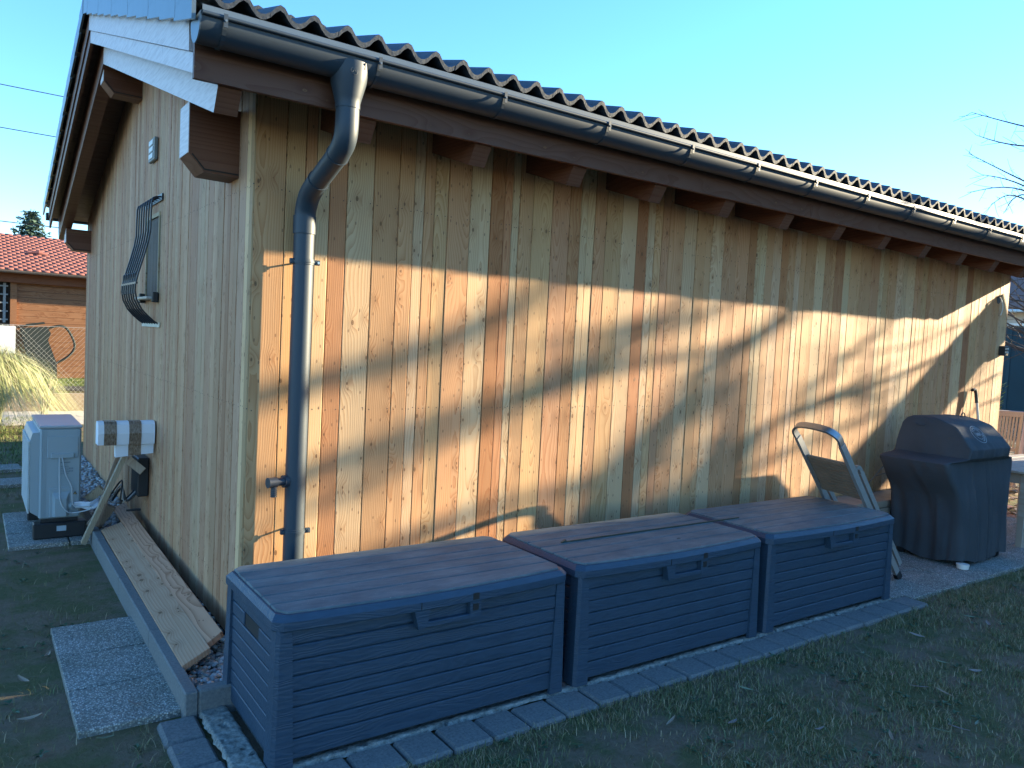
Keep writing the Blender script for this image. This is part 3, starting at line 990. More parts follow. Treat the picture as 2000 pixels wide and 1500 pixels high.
# ================================================================== STORAGE CHESTS
def make_chest(x0, label):
    W, Dp, H = 1.445, .715, .61
    ch = empty('storage_chest', (x0, -1.125, 0))
    tag(ch, label, 'storage box', 'blue grey storage chests along the wall')
    X = lambda a: x0 + a
    Y = lambda b: -1.125 + b
    # body shell
    m = MB(); m.box(X(.03), X(W - .03), Y(.028), Y(Dp - .02), .02, .55); m.build('body_shell', M_chest, ch)
    # front slats
    zs = [.020, .105, .170, .232, .295, .358, .420, .482, .548]
    bd = empty
    for k in range(8):
        m = MB(); m.box(X(.070), X(W - .070), Y(.0145 + .0008 * (k % 2)), Y(.0275), zs[k] + .003, zs[k + 1] - .003, bev=.0035)
        m.build('front_slat', M_chestF, ch, origin=(X(0), Y(0), random.uniform(-.3, .3)))
    for side in (0, 1):
        xa, xb = (X(.018), X(.0295)) if side == 0 else (X(W - .0295), X(W - .018))
        for k in range(8):
            if k == 6:
                # hand grip: slat split around a dark recess
                m = MB(); m.box(xa, xb, Y(.08), Y(.26), zs[k] + .003, zs[k + 1] - .003, bev=.003); m.build('side_slat', M_chest, ch, origin=(X(0), Y(0), 0))
                m = MB(); m.box(xa, xb, Y(.46), Y(Dp - .08), zs[k] + .003, zs[k + 1] - .003, bev=.003)
            else:
                m = MB(); m.box(xa, xb, Y(.08), Y(Dp - .08), zs[k] + .003, zs[k + 1] - .003, bev=.003)
            m.build('side_slat', M_chest, ch, origin=(X(0), Y(0), 0))
        m = MB(); m.box(xa + .006 * (1 if side == 0 else -1) , xb, Y(.262), Y(.458), zs[6], zs[7] - .004) if side == 0 else m.box(xa, xb - .006, Y(.262), Y(.458), zs[6], zs[7] - .004)
        m.build('hand_grip', M_black, ch)
    # corner legs (front ones wider at the foot)
    for (sx, sy) in ((0, 0), (1, 0), (0, 1), (1, 1)):
        m = MB()
        def rect(z, w, d):
            xa = 0 if sx == 0 else W; dx = 1 if sx == 0 else -1
            ya = 0 if sy == 0 else Dp; dy = 1 if sy == 0 else -1
            e = .0 + (.010 if z > .3 else 0)
            ch_ = .014
            P = [(xa + dx * (e + ch_), ya + dy * e), (xa + dx * (e + w), ya + dy * e), (xa + dx * (e + w), ya + dy * (e + .02)), (xa + dx * (e + .02), ya + dy * (e + d)), (xa + dx * e, ya + dy * (e + d)), (xa + dx * e, ya + dy * (e + ch_))]
            return [(X(p[0]), Y(p[1]), z) for p in P]
        m.loft([rect(.0, .088, .088), rect(.552, .060, .07)])
        m.build('corner_leg', M_chest, ch, origin=(X(W * sx), Y(0), 0))
    # lid
    def outline(ins, n=14):
        c = .045
        P = []
        a0, a1, b0, b1 = -.004 + ins, W + .004 - ins, .0 + ins, Dp + .005 - ins
        bow = lambda t: -.034 * math.sin(math.pi * t) ** .9
        P.append((a0, b0 + c - .01)); 
        for i in range(n + 1):
            t = i / n
            xx = a0 + c * .8 + (a1 - a0 - 1.6 * c) * t
            P.append((xx, b0 + bow(t)))
        P += [(a1, b0 + c - .01), (a1, b1 - c), (a1 - c, b1), (a0 + c, b1), (a0, b1 - c)]
        return P
    m = MB()
    rings = []
    for ins, z in ((.003, .545), (.0, .550), (.0, .582), (.019, .6045), (.024, .6055)):
        rings.append([(X(p[0]), Y(p[1]), z) for p in outline(ins)])
    m.loft(rings)
    lid = m.build('lid', M_chest, ch, origin=(X(0), Y(0), 0))
    nP = 6
    y_in0, y_in1 = .026, Dp - .020
    for k in range(nP):
        ya = y_in0 + (y_in1 - y_in0) * k / nP + .0038; yb = y_in0 + (y_in1 - y_in0) * (k + 1) / nP - .0038
        m = MB(); P = []
        n = 14
        if k == 0:
            P = [(.055 + (W - .11) * i / n, y_in0 + .002 - .034 * math.sin(math.pi * i / n) ** .9) for i in range(n + 1)]
            P += [(W - .024, yb - .055), (W - .024, yb), (.024, yb), (.024, yb - .055)]
        elif k == nP - 1:
            P = [(.028, ya), (W - .028, ya), (W - .028, yb - .03), (W - .06, yb), (.06, yb), (.028, yb - .03)]
        else:
            P = [(.024, ya), (W - .024, ya), (W - .024, yb), (.024, yb)]
        def inset(P, e, z):
            cx = sum(p[0] for p in P) / len(P); cy = sum(p[1] for p in P) / len(P)
            return [(X(p[0] + (e if p[0] < cx else -e)), Y(p[1] + (e if p[1] < cy else -e)), z) for p in P]
        m.loft([inset(P, 0, .6035), inset(P, .0, .6115), inset(P, .003, .6145)])
        m.build('lid_plank', M_chestT, lid, origin=(X(0), Y(0), random.uniform(-.5, .5)))
    # seam line in the rim
    m = MB(); m.box(X(.6085), X(.6105), Y(-.0355), Y(.018), .5510, .5835); m.build('rim_seam', M_black, lid)
    # handle: two cheeks and a grip rail
    m = MB()
    hx0, hx1 = .60, .895
    m.prism([(X(hx0 - .018), .545), (X(hx0 + .055), .545), (X(hx0 + .045), .472), (X(hx0 + .004), .462)], Y(-.028), Y(.012), 'y')
    m.prism([(X(hx1 - .04), .545), (X(hx1 + .02), .545), (X(hx1 + .018), .472), (X(hx1 - .035), .466)], Y(-.028), Y(.012), 'y')
    m.box(X(hx0 + .04), X(hx1 - .03), Y(-.026), Y(-.004), .466, .490, bev=.003)
    m.box(X(hx0 + .0), X(hx1), Y(.002), Y(.0145), .465, .545)
    hd = m.build('handle', M_chest, ch)
    m = MB(); m.box(X(hx1 - .028), X(hx1 + .004), Y(-.0335), Y(.02), .555, .584); m.build('lock_hole', M_black, lid)
    m = MB(); m.box(X(hx1 - .024), X(hx1 + .006), Y(-.0295), Y(-.02), .505, .535); m.build('lock_tab', M_black, hd)
    return ch
c1 = make_chest(-.195, 'leftmost slate blue storage chest, beside the corner with the downpipe behind it')
c2 = make_chest(1.315, 'middle slate blue storage chest with a thin dark rod lying on its lid')
c3 = make_chest(2.822, 'rightmost slate blue storage chest with the folded step ladder leaning on it')
m = MB(); m.box(1.52, 3.0, -.745, -.738, .615, .623); m.bar((1.50, -.742, .6155), (1.53, -.742, .628), .012, .01)
tag(m.build('thin_rod', flat('dark_green_rod', (.03, .05, .045), .4)), 'thin dark rod lying lengthways on the lid of the middle chest', 'rod')
m = MB(); m.tube([(2.19, -.95, .611), (2.205, -.945, .613), (2.215, -.95, .611)], .006, 6)
tag(m.build('dead_leaf_scrap', M_black), 'tiny black scrap on the lid of the middle chest', 'debris')

# ================================================================== STEP LADDER
M_alu = Mat('brushed_aluminium', rough=.34, metal=.85, base=(.42, .43, .43)).m
M_alu2 = flat('dull_aluminium', (.40, .40, .39), .42, metal=.6, var=.15, scale=30)
M_step = flat('ribbed_brown_tread', (.22, .17, .125), .65, var=.3)
ld = empty('step_ladder', (4.85, -.67, 0))
tag(ld, 'folded aluminium step ladder leaning against the right end of the last chest', 'ladder')
PR0, PR1 = Vector((4.83, -.885, .0)), Vector((3.87, -.885, 1.12))
PL0, PL1 = Vector((4.95, -.455, .0)), Vector((3.98, -.455, 1.12))
dR = (PR1 - PR0).normalized(); dL = (PL1 - PL0).normalized()
nrm = Vector((-dR.z, 0, dR.x)).normalized() * -1   # plane normal pointing +x/up
for (a, b, nm) in ((PR0, PR1, 'rail'), (PL0, PL1, 'rail')):
    m = MB(); m.bar(a + (b - a) * .04, b - (b - a) * .03, .026, .052, up=nrm); m.build('ladder_rail', M_alu2, ld)
    m = MB(); m.bar(a, a + (b - a) * .045, .032, .058, up=nrm); m.build('foot_cap', M_black, ld)
top = bez([PR1 - dR * .04, PR1 + dR * .03, PR1 + dR * .085 + Vector((0, .06, 0)), (PR1 + PL1) / 2 + dR * .10, PL1 + dR * .085 + Vector((0, -.06, 0)), PL1 + dR * .03, PL1 - dR * .04], 6)
m = MB()
for j in range(len(top) - 1):
    d = (top[j + 1] - top[j]).normalized()
    m.bar(top[j] - d * .002, top[j + 1] + d * .002, .018, .050, up=nrm)
m.build('top_hoop', M_alu, ld)
off = nrm * .07
for (a, b) in ((PR0, PR1), (PL0, PL1)):
    m = MB(); q0 = a + (b - a) * .06 + off; q1 = a + (b - a) * .74 + off
    m.bar(q0, q1, .022, .040, up=nrm)
    hook = bez([q1, q1 + dR * .05, q1 + dR * .075 - off * .4, q1 + dR * .05 - off * .9], 5)
    for j in range(len(hook) - 1): m.bar(hook[j], hook[j + 1], .022, .03, up=nrm)
    rl = m.build('rear_leg', M_alu2, ld)
    m = MB()
    for f in (.22, .55): m.tube([q0 + (q1 - q0) * f - Vector((0, .016, 0)), q0 + (q1 - q0) * f + Vector((0, .016, 0))], .006, 8)
    m.build('leg_rivet', M_steel, rl)
for (f0, f1) in ((.60, .845), (.22, .44)):
    st = MB()
    A = PR0 + (PR1 - PR0) * f0; B = PR0 + (PR1 - PR0) * f1; A2 = PL0 + (PL1 - PL0) * f0; B2 = PL0 + (PL1 - PL0) * f1
    nR = 11
    for k in range(nR):
        t0 = k / nR; t1 = (k + .72) / nR
        p = [A.lerp(B, t0), A.lerp(B, t1), A2.lerp(B2, t1), A2.lerp(B2, t0)]
        p = [q + Vector((0, .016, 0)) if i < 2 else q - Vector((0, .016, 0)) for i, q in enumerate(p)]
        n_ = nrm * .012
        st.poly([q + n_ for q in p] + [q - n_ for q in p], [(0, 1, 2, 3), (7, 6, 5, 4), (0, 4, 5, 1), (1, 5, 6, 2), (2, 6, 7, 3), (3, 7, 4, 0)])
    p = [A, B, B2, A2]; n_ = nrm * .006
    st.poly([q + n_ for q in p] + [q - n_ for q in p], [(0, 1, 2, 3), (7, 6, 5, 4), (0, 4, 5, 1), (1, 5, 6, 2), (2, 6, 7, 3), (3, 7, 4, 0)])
    st.build('tread', M_step, ld)

# ================================================================== COVERED GRILL
def cover_mat():
    w = Mat('charcoal_polyester_cover', rough=.75, spec=.25)
    p = w.obj()
    n = w.noise(p, 3, 4); f = w.noise(p, 220, 2)
    c = w.mix(n, (.030, .037, .045), (.062, .072, .084))
    st = w.noise(w.mapping(p, (3, 3, 3)), 3.5, 5, .7)
    c = w.mix(w.ramp(st, [(.62, 0.0), (.75, .5)]), c, (.075, .065, .055))
    w.color(c)
    w.bump(w.math('ADD', w.math('MULTIPLY', w.noise(p, 9, 4, .6), 1.0), w.math('MULTIPLY', f, .05)), .35, .02)
    return w.m
M_cover = cover_mat()
gl = empty('covered_grill', (5.95, -.66, 0))
tag(gl, 'barbecue grill on wheels under a dark charcoal fabric cover with round emblem', 'grill')
levels = [  # z, x0, x1, y0(front), y1(back), corner, fold
    (.035, 5.62, 6.47, -.985, -.36, .05, 1.0), (.20, 5.61, 6.46, -.985, -.37, .05, .9), (.38, 5.595, 6.46, -.982, -.375, .045, .8), (.55, 5.56, 6.47, -.975, -.375, .04, .6),
    (.62, 5.52, 6.49, -.965, -.37, .04, .5), (.70, 5.455, 6.52, -.955, -.36, .04, .35), (.78, 5.40, 6.55, -.945, -.355, .035, .25), (.85, 5.365, 6.57, -.935, -.35, .03, .15),
    (.875, 5.36, 6.57, -.93, -.35, .03, .1), (.890, 5.385, 6.555, -.94, -.355, .04, .1), (.905, 5.53, 6.40, -.985, -.36, .04, .1), (.922, 5.59, 6.33, -1.00, -.36, .02, .06), (.99, 5.595, 6.325, -1.008, -.37, .014, .04), (1.0, 5.597, 6.322, -1.004, -.37, .012, .03),
    (1.06, 5.603, 6.315, -.955, -.38, .012, .05), (1.165, 5.62, 6.30, -.862, -.40, .012, .02), (1.178, 5.622, 6.298, -.84, -.405, .014, .02), (1.214, 5.635, 6.28, -.745, -.43, .018, .02), (1.232, 5.66, 6.25, -.66, -.47, .02, 0), (1.238, 5.74, 6.18, -.60, -.52, .02, 0)]
rings = []
NS = 44
def rrect(x0, x1, y0, y1, c, z, fold):
    pts = []
    cs = [((x0 + c, y0 + c), math.pi, (1, 0)), ((x1 - c, y0 + c), 1.5 * math.pi, (0, 1)), ((x1 - c, y1 - c), 0, (-1, 0)), ((x0 + c, y1 - c), .5 * math.pi, (0, -1))]
    for q, ((cx, cy), a0, dr) in enumerate(cs):
        for k in range(6):
            a = a0 + k / 5 * math.pi / 2
            pts.append((cx + c * math.cos(a), cy + c * math.sin(a), math.cos(a), math.sin(a)))
        nx2 = cs[(q + 1) % 4]
        s = Vector((cx + c * math.cos(a0 + math.pi / 2), cy + c * math.sin(a0 + math.pi / 2)))
        e = Vector((nx2[0][0] + c * math.cos(nx2[1]), nx2[0][1] + c * math.sin(nx2[1])))
        nn = (math.cos(a0 + math.pi / 2), math.sin(a0 + math.pi / 2))
        for k in range(1, NS):
            p = s.lerp(e, k / NS); pts.append((p.x, p.y, nn[0], nn[1]))
    out = []
    for i, (x, y, nx_, ny_) in enumerate(pts):
        u = x * 1.0 + y * 1.3
        dsp = .009 * math.sin(u * 21 + z * 2.2) + .007 * math.sin(u * 37 + 1 + z * 3) + .014 * mnoise.noise(Vector((x * 6, y * 6, z * 2.5)))
        # two deep folds on the front face
        if ny_ < -.7:
            for fxp, dep in ((5.70, .016), (5.83, .030), (6.04, .050), (6.12, .02), (6.30, .02)):
                dsp -= dep * math.exp(-((x - fxp - .05 * (1 - z)) / .016) ** 2)
        if nx_ < -.7: dsp -= .014 * math.exp(-((y + .60 + .22 * (z - .3)) / .03) ** 2) - .02 * math.exp(-((y + .75 - .3 * (z - .5)) / .02) ** 2)
        d = dsp * fold + .006 * mnoise.noise(Vector((x * 12, y * 12, z * 12)))
        zz = z + (.02 * math.sin(u * 9) if z < .1 else 0)
        out.append((x + nx_ * d, y + ny_ * d, zz))
    return out
for (z, a, b, c_, d_, cr, fo) in levels: rings.append(rrect(a, b, c_, d_, cr, z, fo))
m = MB(); m.loft(rings)
cov = m.build('cover', M_cover, gl, smooth=True)
cov.data.set_sharp_from_angle(angle=math.radians(33))
# emblem on the sloping hood front
M_emb = flat('pale_printed_emblem', (.26, .28, .30), .7)
m = MB()
e0 = Vector((5.87, -.918, 1.105)); eu = Vector((1, 0, 0)); ev = Vector((0, .66, .75)).normalized(); en = eu.cross(ev).normalized()
en = Vector((0, -.75, .66)).normalized()
def eP(a, b): return e0 + eu * a + ev * b + en * .012
def flat_ring(m, r0, r1, a0=0, a1=2 * math.pi, n=40, sx=1.15):
    V = []
    for i in range(n + 1):
        a = a0 + (a1 - a0) * i / n
        V += [eP(r0 * math.cos(a) * sx, r0 * math.sin(a)), eP(r1 * math.cos(a) * sx, r1 * math.sin(a))]
    m.poly(V, [(2 * i, 2 * i + 1, 2 * i + 3, 2 * i + 2) for i in range(n)])
flat_ring(m, .082, .087); flat_ring(m, .046, .050)
for i in range(9):
    a = math.radians(145 - i * 13)
    flat_ring(m, .058, .072, a, a + .12, 3)
for i in range(7):
    a = math.radians(-60 + i * 13 - 20)
    flat_ring(m, .058, .072, a, a + .12, 3)
for i in range(5):
    m.poly([eP(-.034 + i * .015, -.012), eP(-.024 + i * .015, -.012), eP(-.024 + i * .015, .012 if i % 2 else .018), eP(-.034 + i * .015, .012 if i % 2 else .018)], [(0, 1, 2, 3)])
m.build('round_emblem', M_emb, cov)
m = MB(); m.tube(bez([(5.605, -.60, 1.17), (5.585, -.60, 1.16), (5.585, -.54, 1.16), (5.605, -.54, 1.17)], 5), .004, 6); m.build('fabric_loop', M_cover, cov)
m = MB(); m.tube(bez([(6.12, -.66, 1.232), (6.14, -.66, 1.262), (6.18, -.66, 1.262), (6.20, -.66, 1.225)], 5), .005, 6); m.build('fabric_loop', M_cover, cov)
for (x, y) in ((5.68, -.93), (6.36, -.93), (6.36, -.45), (5.68, -.45)):
    m = MB(); m.tube([(x - .013, y, .036), (x + .013, y, .036)], .036, 20); m.build('castor_wheel', M_black, gl, smooth=True, auto=True)
    m = MB(); m.box(x - .02, x + .02, y - .014, y + .014, .05, .12); m.build('castor_fork', M_black, gl)
m = MB(); m.tube([(5.64, -.99, .002), (5.64, -.99, .04)], [.045, .05], 20); tag(m.build('plastic_tub', flat('white_plastic_lid', (.65, .62, .58), .5), smooth=True, auto=True), 'small whitish plastic tub under the front corner of the grill cover', 'tub')

# pole with grip behind the grill
pl = empty('long_handled_tool', (8.0, -.35, 0)); tag(pl, 'pale long handled tool with black grip leaning on the wall behind the grill', 'tool')
m = MB(); m.tube([(7.86, -.22, .02), (7.795, -.055, 1.30)], .014, 10); m.build('shaft', flat('pale_ash_handle', (.50, .46, .40), .5), pl, smooth=True, auto=True)
m = MB(); m.tube(bez([(7.795, -.055, 1.29), (7.79, -.045, 1.38), (7.765, -.04, 1.43), (7.70, -.04, 1.43)], 4), .018, 10); m.build('grip', M_black, pl, smooth=True, auto=True)
m = MB(); m.box(7.78, 7.95, -.30, -.17, .01, .03); m.build('blade', M_steel, pl)

# stack of old boards behind the last chest and grill
M_oldwood = wood_mat('grey_old_boards', 'Z', 'X', ring=.012, tint=None, weather=.55)
lab = ['topmost grey brown board of the stack behind the grill', 'second board from the top in the stack behind the grill', 'third board from the top in the stack behind the grill', 'fourth board from the top in the stack behind the grill', 'second lowest board of the stack behind the grill', 'lowest board of the stack behind the grill']
for k in range(6):
    z = .42 - k * .066
    m = MB(); a = 4.55 + random.uniform(-.08, .08)
    m.box(a, a + 1.62 + random.uniform(-.04, .04), -.34 + random.uniform(-.02, .02), -.035, z - .03, z + .03, bev=.003)
    tag(m.build('old_board', M_oldwood, color=(.30, .22, .15), origin=(a, -.2, z)), lab[k], 'board', 'old boards stacked behind the grill')
# a bent stick poking out beside them
m = MB(); m.tube([(5.4, -.12, .44), (5.75, -.10, .60), (5.95, -.08, .70)], .006, 6); m.tube([(5.8, -.1, .62), (6.0, -.1, .64)], .005, 6)
tag(m.build('dry_stick', M_twig), 'thin dry stick on the board stack left of the grill', 'stick')
for k in range(2):
    m = MB(); m.box(4.6 + k * .9, 4.7 + k * .9, -.33, -.04, .0, .055); tag(m.build('wood_block', M_oldwood, color=(.25, .19, .13)), ['left spacer block under the board stack', 'right spacer block under the board stack'][k], 'wood block', 'blocks under the board stack')
m = MB()
for k in range(26):
    a = rng.uniform(4.45, 4.75); b = rng.uniform(-.38, -.12); c = rng.uniform(.30, .36)
    v0 = [(a + rng.normal(0, .03), b + rng.normal(0, .03), c + rng.normal(0, .03)) for _ in range(4)]
    m.poly(v0, [(0, 1, 2), (0, 2, 3)])
tag(m.build('plastic_wrap', Mat('clear_crumpled_wrap', rough=.15, base=(.6, .65, .7)).m), 'crumpled clear plastic wrap between the last chest and the board stack', 'plastic wrap')

# ================================================================== PLANKS ALONG THE GABLE
M_fresh = wood_mat('fresh_sawn_plank', 'X', 'Y', ring=.016, dark=.80, curve=.07, ksize=1.6)
M_fresh2 = wood_mat('fresh_wavy_plank', 'X', 'Y', ring=.022, dark=.5, curve=.22)
def plank4(name, mat, a0, b0, a1, b1, th, color, label, cat='plank', group=None):
    """near-end edge points a0(lower) b0(upper), far-end a1,b1; thickness below the face"""
    a0, b0, a1, b1 = map(Vector, (a0, b0, a1, b1))
    n = (b0 - a0).cross(a1 - a0).normalized()
    if n.z < 0: n = -n
    # local frame: x across, y along, z normal
    b1 = b0 + (a1 - a0) * .99
    ey = (a1 - a0).normalized(); ex = (b0 - a0); ex = (ex - ey * ex.dot(ey)).normalized(); ez = ex.cross(ey)
    if ez.z < 0: ez = -ez; 
    R = Matrix((ex, ey, ez)).transposed()
    Ri = R.inverted()
    loc = [Ri @ (p - a0) for p in (a0, b0, b1, a1)]
    vs = [(p.x, p.y, p.z) for p in loc] + [(p.x, p.y, p.z - th) for p in loc]
    me = bpy.data.meshes.new(name); me.from_pydata(vs, [], [(0, 1, 2, 3), (7, 6, 5, 4), (0, 4, 5, 1), (1, 5, 6, 2), (2, 6, 7, 3), (3, 7, 4, 0)])
    me.materials.append(mat)
    o = bpy.data.objects.new(name, me); COL.objects.link(o)
    M4 = R.to_4x4(); M4.translation = a0; o.matrix_world = M4
    bv = o.modifiers.new('b', 'BEVEL'); bv.width = .002; bv.segments = 1
    o.color = (*color, 1)
    return tag(o, label, cat, group)
plank4('plank', M_fresh, (-.325, -.225, .105), (-.178, -.135, .135), (-.315, 2.55, .11), (-.165, 2.75, .185), .03, (.55, .36, .235), 'wide pale freshly sawn plank lying along the kerb, nearest the lawn', 'plank', 'planks lying beside the kerb')
plank4('plank', M_fresh2, (-.19, -.08, .128), (-.095, -.03, .165), (-.165, 3.1, .150), (-.085, 3.2, .180), .03, (.55, .31, .19), 'reddish wavy grained plank beside the wide pale one, nearest the wall', 'plank', 'planks lying beside the kerb')
plank4('plank', M_oldwood, (-.235, -.06, .085), (-.10, .04, .12), (-.23, 2.4, .09), (-.1, 2.5, .13), .035, (.30, .17, .09), 'dark underside plank showing its end below the two pale planks', 'plank', 'planks lying beside the kerb')

def board_between(name, p0, p1, w, t, up, mat, color, label, group=None, cat='board'):
    m = MB(); m.bar(p0, p1, w, t, up=up)
    o = m.build(name, mat, origin=p0, color=color); return tag(o, label, cat, group)
M_scrap = wood_mat('scrap_wood', 'X', 'Z', ring=.012, weather=.35)
board_between('leaning_board', (-.425, 2.62, .0), (-.185, 2.40, .70), .035, .05, (0, 1, 0), M_scrap, (.48, .38, .25), 'front light edged batten leaning against the gable behind the long planks', 'battens leaning at the gable')
board_between('leaning_board', (-.36, 2.74, .02), (-.20, 2.50, .69), .055, .02, (0, 1, 0), M_scrap, (.40, .26, .17), 'rear reddish board leaning beside the light batten under the foam bundle', 'battens leaning at the gable')
board_between('wood_offcut', (-.16, 2.40, .66), (-.065, 2.36, .575), .06, .05, (0, 1, 0), M_scrap, (.42, .29, .18), 'short brown offcut wedged between the leaning boards and the black box', None, 'wood offcut')
board_between('wood_offcut', (-.36, 2.95, .27), (-.27, 2.90, .36), .06, .04, (0, 1, 0), M_scrap, (.62, .48, .30), 'short pale offcut lying on the pebbles right of the heat pump', None, 'wood offcut')
board_between('wood_offcut', (-.34, 2.80, .08), (-.24, 2.70, .26), .10, .03, (0, 1, 0), M_scrap, (.30, .21, .14), 'brown offcut behind the foot of the leaning battens', None, 'wood offcut')

# foam bundle with brown tape
fb = empty('foam_bundle', (-.2, 2.3, .85)); tag(fb, 'white foam wrapped bundle with brown tape bands sticking out of the gable', 'foam bundle')
M_foam = flat('white_foam', (.72, .74, .78), .6, var=.05, bump=.15); 
def tape_mat():
    w = Mat('brown_parcel_tape', rough=.25, spec=.6)
    n = w.noise(w.mapping(w.obj(), (60, 10, 14)), 3, 5, .7)
    w.color(w.mix(w.ramp(n, [(.4, 0.0), (.62, 1.0)]), (.10, .060, .035), (.30, .22, .16))); w.bump(n, .6, .006)
    return w.m
M_tape = tape_mat()
def band(m, x0, x1, z0, z1, g=0.0):
    n = 5
    P = [(2.24 - g, z0 - g), (2.228 - g, (z0 + z1) / 2), (2.24 - g, z1 - .02 + g), (2.26, z1 + g), (2.34, z1 + g), (2.36 + g, z1 - .02), (2.36 + g, z0), (2.34, z0 - g)]
    m.prism(P, x0, x1, 'x')
m = MB(); band(m, -.388, -.012, .802, .968); m.build('foam_sleeve', M_foam, fb)
m = MB(); m.prism([(-.270, .803), (-.014, .815), (-.016, .728), (-.10, .722), (-.268, .705)], 2.262, 2.33, 'y'); m.build('foam_flap', M_foam, fb)
for (a, b) in ((-.350, -.268), (-.186, -.104)):
    m = MB(); band(m, a, b, .802, .968, .003); m.build('tape_band', M_tape, fb)
m = MB(); m.box(-.186, -.100, 2.2585, 2.3335, .716, .806); m.build('tape_band', M_tape, fb)

# black connection box with cables
bb = empty('black_connection_box', (-.05, 2.6, .4)); tag(bb, 'black connection box with loose cables low on the gable behind the boards', 'electrical box')
m = MB(); m.box(-.085, -.004, 2.46, 2.74, .36, .66, bev=.008); m.build('housing', M_black, bb)
for k in range(3):
    m = MB(); m.tube(bez([(-.07, 2.5 + .05 * k, .40), (-.15 - .02 * k, 2.5, .33), (-.18, 2.55, .42 + .03 * k), (-.22 - .02 * k, 2.7, .30)], 6), .006 if k else .009, 8)
    m.build('cable', M_black if k != 1 else flat('grey_cable', (.3, .3, .3), .5), bb, smooth=True)
m = MB(); m.box(-.16, -.06, 2.44, 2.462, .258, .272); m.build('bracket_arm', M_black, bb)

# ================================================================== HEAT PUMP
M_hp = flat('grey_enamel_casing', (.30, .36, .39), .4, var=.05, scale=4, bump=.02)
M_hptop = flat('glossy_casing_top', (.42, .44, .46), .18, var=.1, scale=3, bump=.02, spec=.8)
hp = empty('heat_pump', (-.6, 3.25, 0)); tag(hp, 'grey outdoor heat pump unit on black rubber blocks left of the gable', 'heat pump')
X0, X1, Y0, Y1, Z0, Z1 = -.705, -.425, 2.85, 3.66, .155, .855
m = MB(); m.box(X0, X1, Y0, Y1, Z0, Z1, bev=.012); m.build('casing', M_hp, hp)
m = MB(); m.box(X0 - .008, X1 + .006, Y0 - .008, Y1 + .006, Z1 + .0, Z1 + .022, bev=.006); m.build('top_panel', M_hptop, hp)
m = MB(); m.prism([(X0 - .001, Z0 + .02), (X0 - .055, Z0 + .06), (X0 - .060, Z1 - .09), (X0 - .045, Z1 - .035), (X0 - .001, Z1 - .03)], Y0 + .015, Y1 - .01, 'y'); f = m.build('front_bulge', M_hp, hp)
m = MB()
for k in range(36): m.box(X0 - .072, X0 - .062, Y0 + .02, Y1 - .02, Z0 + .05 + k * .0155, Z0 + .058 + k * .0155)
m.build('fan_grille', flat('cream_grille', (.55, .55, .52), .5), f)
def panel(x0, x1, z0, z1, t, name, mat=M_hp, par=hp, bev=.004):
    m = MB(); m.box(x0, x1, Y0 - t, Y0 + .002, z0, z1, bev=bev); return m.build(name, mat, par)
panel(-.655, -.445, .625, .795, .006, 'access_cover')
panel(-.630, -.475, .625, .665, .022, 'recessed_grip')
p2 = panel(-.635, -.480, .165, .395, .006, 'service_cover')
m = MB(); m.loft([[(-.615, Y0 - .006, .175), (-.50, Y0 - .006, .175), (-.50, Y0 - .006, .36), (-.615, Y0 - .006, .36)], [(-.60, Y0 - .04, .175), (-.525, Y0 - .04, .175), (-.525, Y0 - .04, .315), (-.60, Y0 - .04, .315)]]); m.build('valve_hood', M_hp, p2)
for (x, z) in ((-.645, .64), (-.458, .64), (-.68, .69), (-.68, .34), (-.47, .33)):
    m = MB(); m.tube([(x, Y0 - .008, z), (x, Y0 - .002, z)], .008, 10); m.build('screw', M_hp, hp)
m = MB()
for k in range(3): m.box(-.690 + k * .012, -.687 + k * .012, Y0 - .003, Y0 + .002, .17, .84)
m.build('casing_rib', M_hp, hp)
M_lab = flat('label_print_grey', (.20, .25, .28), .5)
m = MB(); m.box(-.565, -.500, Y0 - .0025, Y0 - .0006, .585, .594)
for r in range(5):
    for c in range(4):
        m.box(-.562 + c * .014, -.552 + c * .014, Y0 - .0025, Y0 - .0006, .50 + r * .014, .505 + r * .014)
for r in range(2):
    for c in range(2): m.box(-.508 + c * .016, -.496 + c * .016, Y0 - .0025, Y0 - .0006, .515 + r * .02, .527 + r * .02)
m.build('rating_label', M_lab, hp)
m = MB(); m.prism([(-.478, .335), (-.448, .335), (-.463, .362)], Y0 - .003, Y0 - .0008, 'y'); w_ = m.build('warning_triangle', flat('black_warning_border', (.03, .03, .03), .5), hp)
m = MB(); m.prism([(-.4735, .3375), (-.4525, .3375), (-.463, .357)], Y0 - .0045, Y0 - .0031, 'y'); m.build('warning_field', flat('amber_warning', (.45, .30, .12), .5), w_)
m = MB(); m.prism([(-.464, .352), (-.4665, .345), (-.4635, .3455), (-.465, .3395), (-.460, .347), (-.463, .3465)], Y0 - .0056, Y0 - .0046, 'y'); m.build('bolt_symbol', M_black, w_)
M_cab = flat('pale_grey_cable', (.45, .48, .50), .5)
m = MB(); m.tube(bez([(-.575, Y0 - .02, .630), (-.572, Y0 - .03, .45), (-.565, Y0 - .045, .30), (-.52, Y0 - .05, .215), (-.46, Y0 - .05, .20), (-.36, Y0 - .08, .225)], 8), .005, 8); m.build('cable', M_cab, hp, smooth=True)
m = MB(); m.tube(bez([(-.555, Y0 - .02, .630), (-.53, Y0 - .03, .50), (-.49, Y0 - .03, .40), (-.48, Y0 - .04, .27), (-.44, Y0 - .05, .245), (-.36, Y0 - .07, .25)], 8), .005, 8); m.build('cable', M_cab, hp, smooth=True)
M_pipe = flat('white_pipe_insulation', (.58, .62, .68), .7, bump=.4)
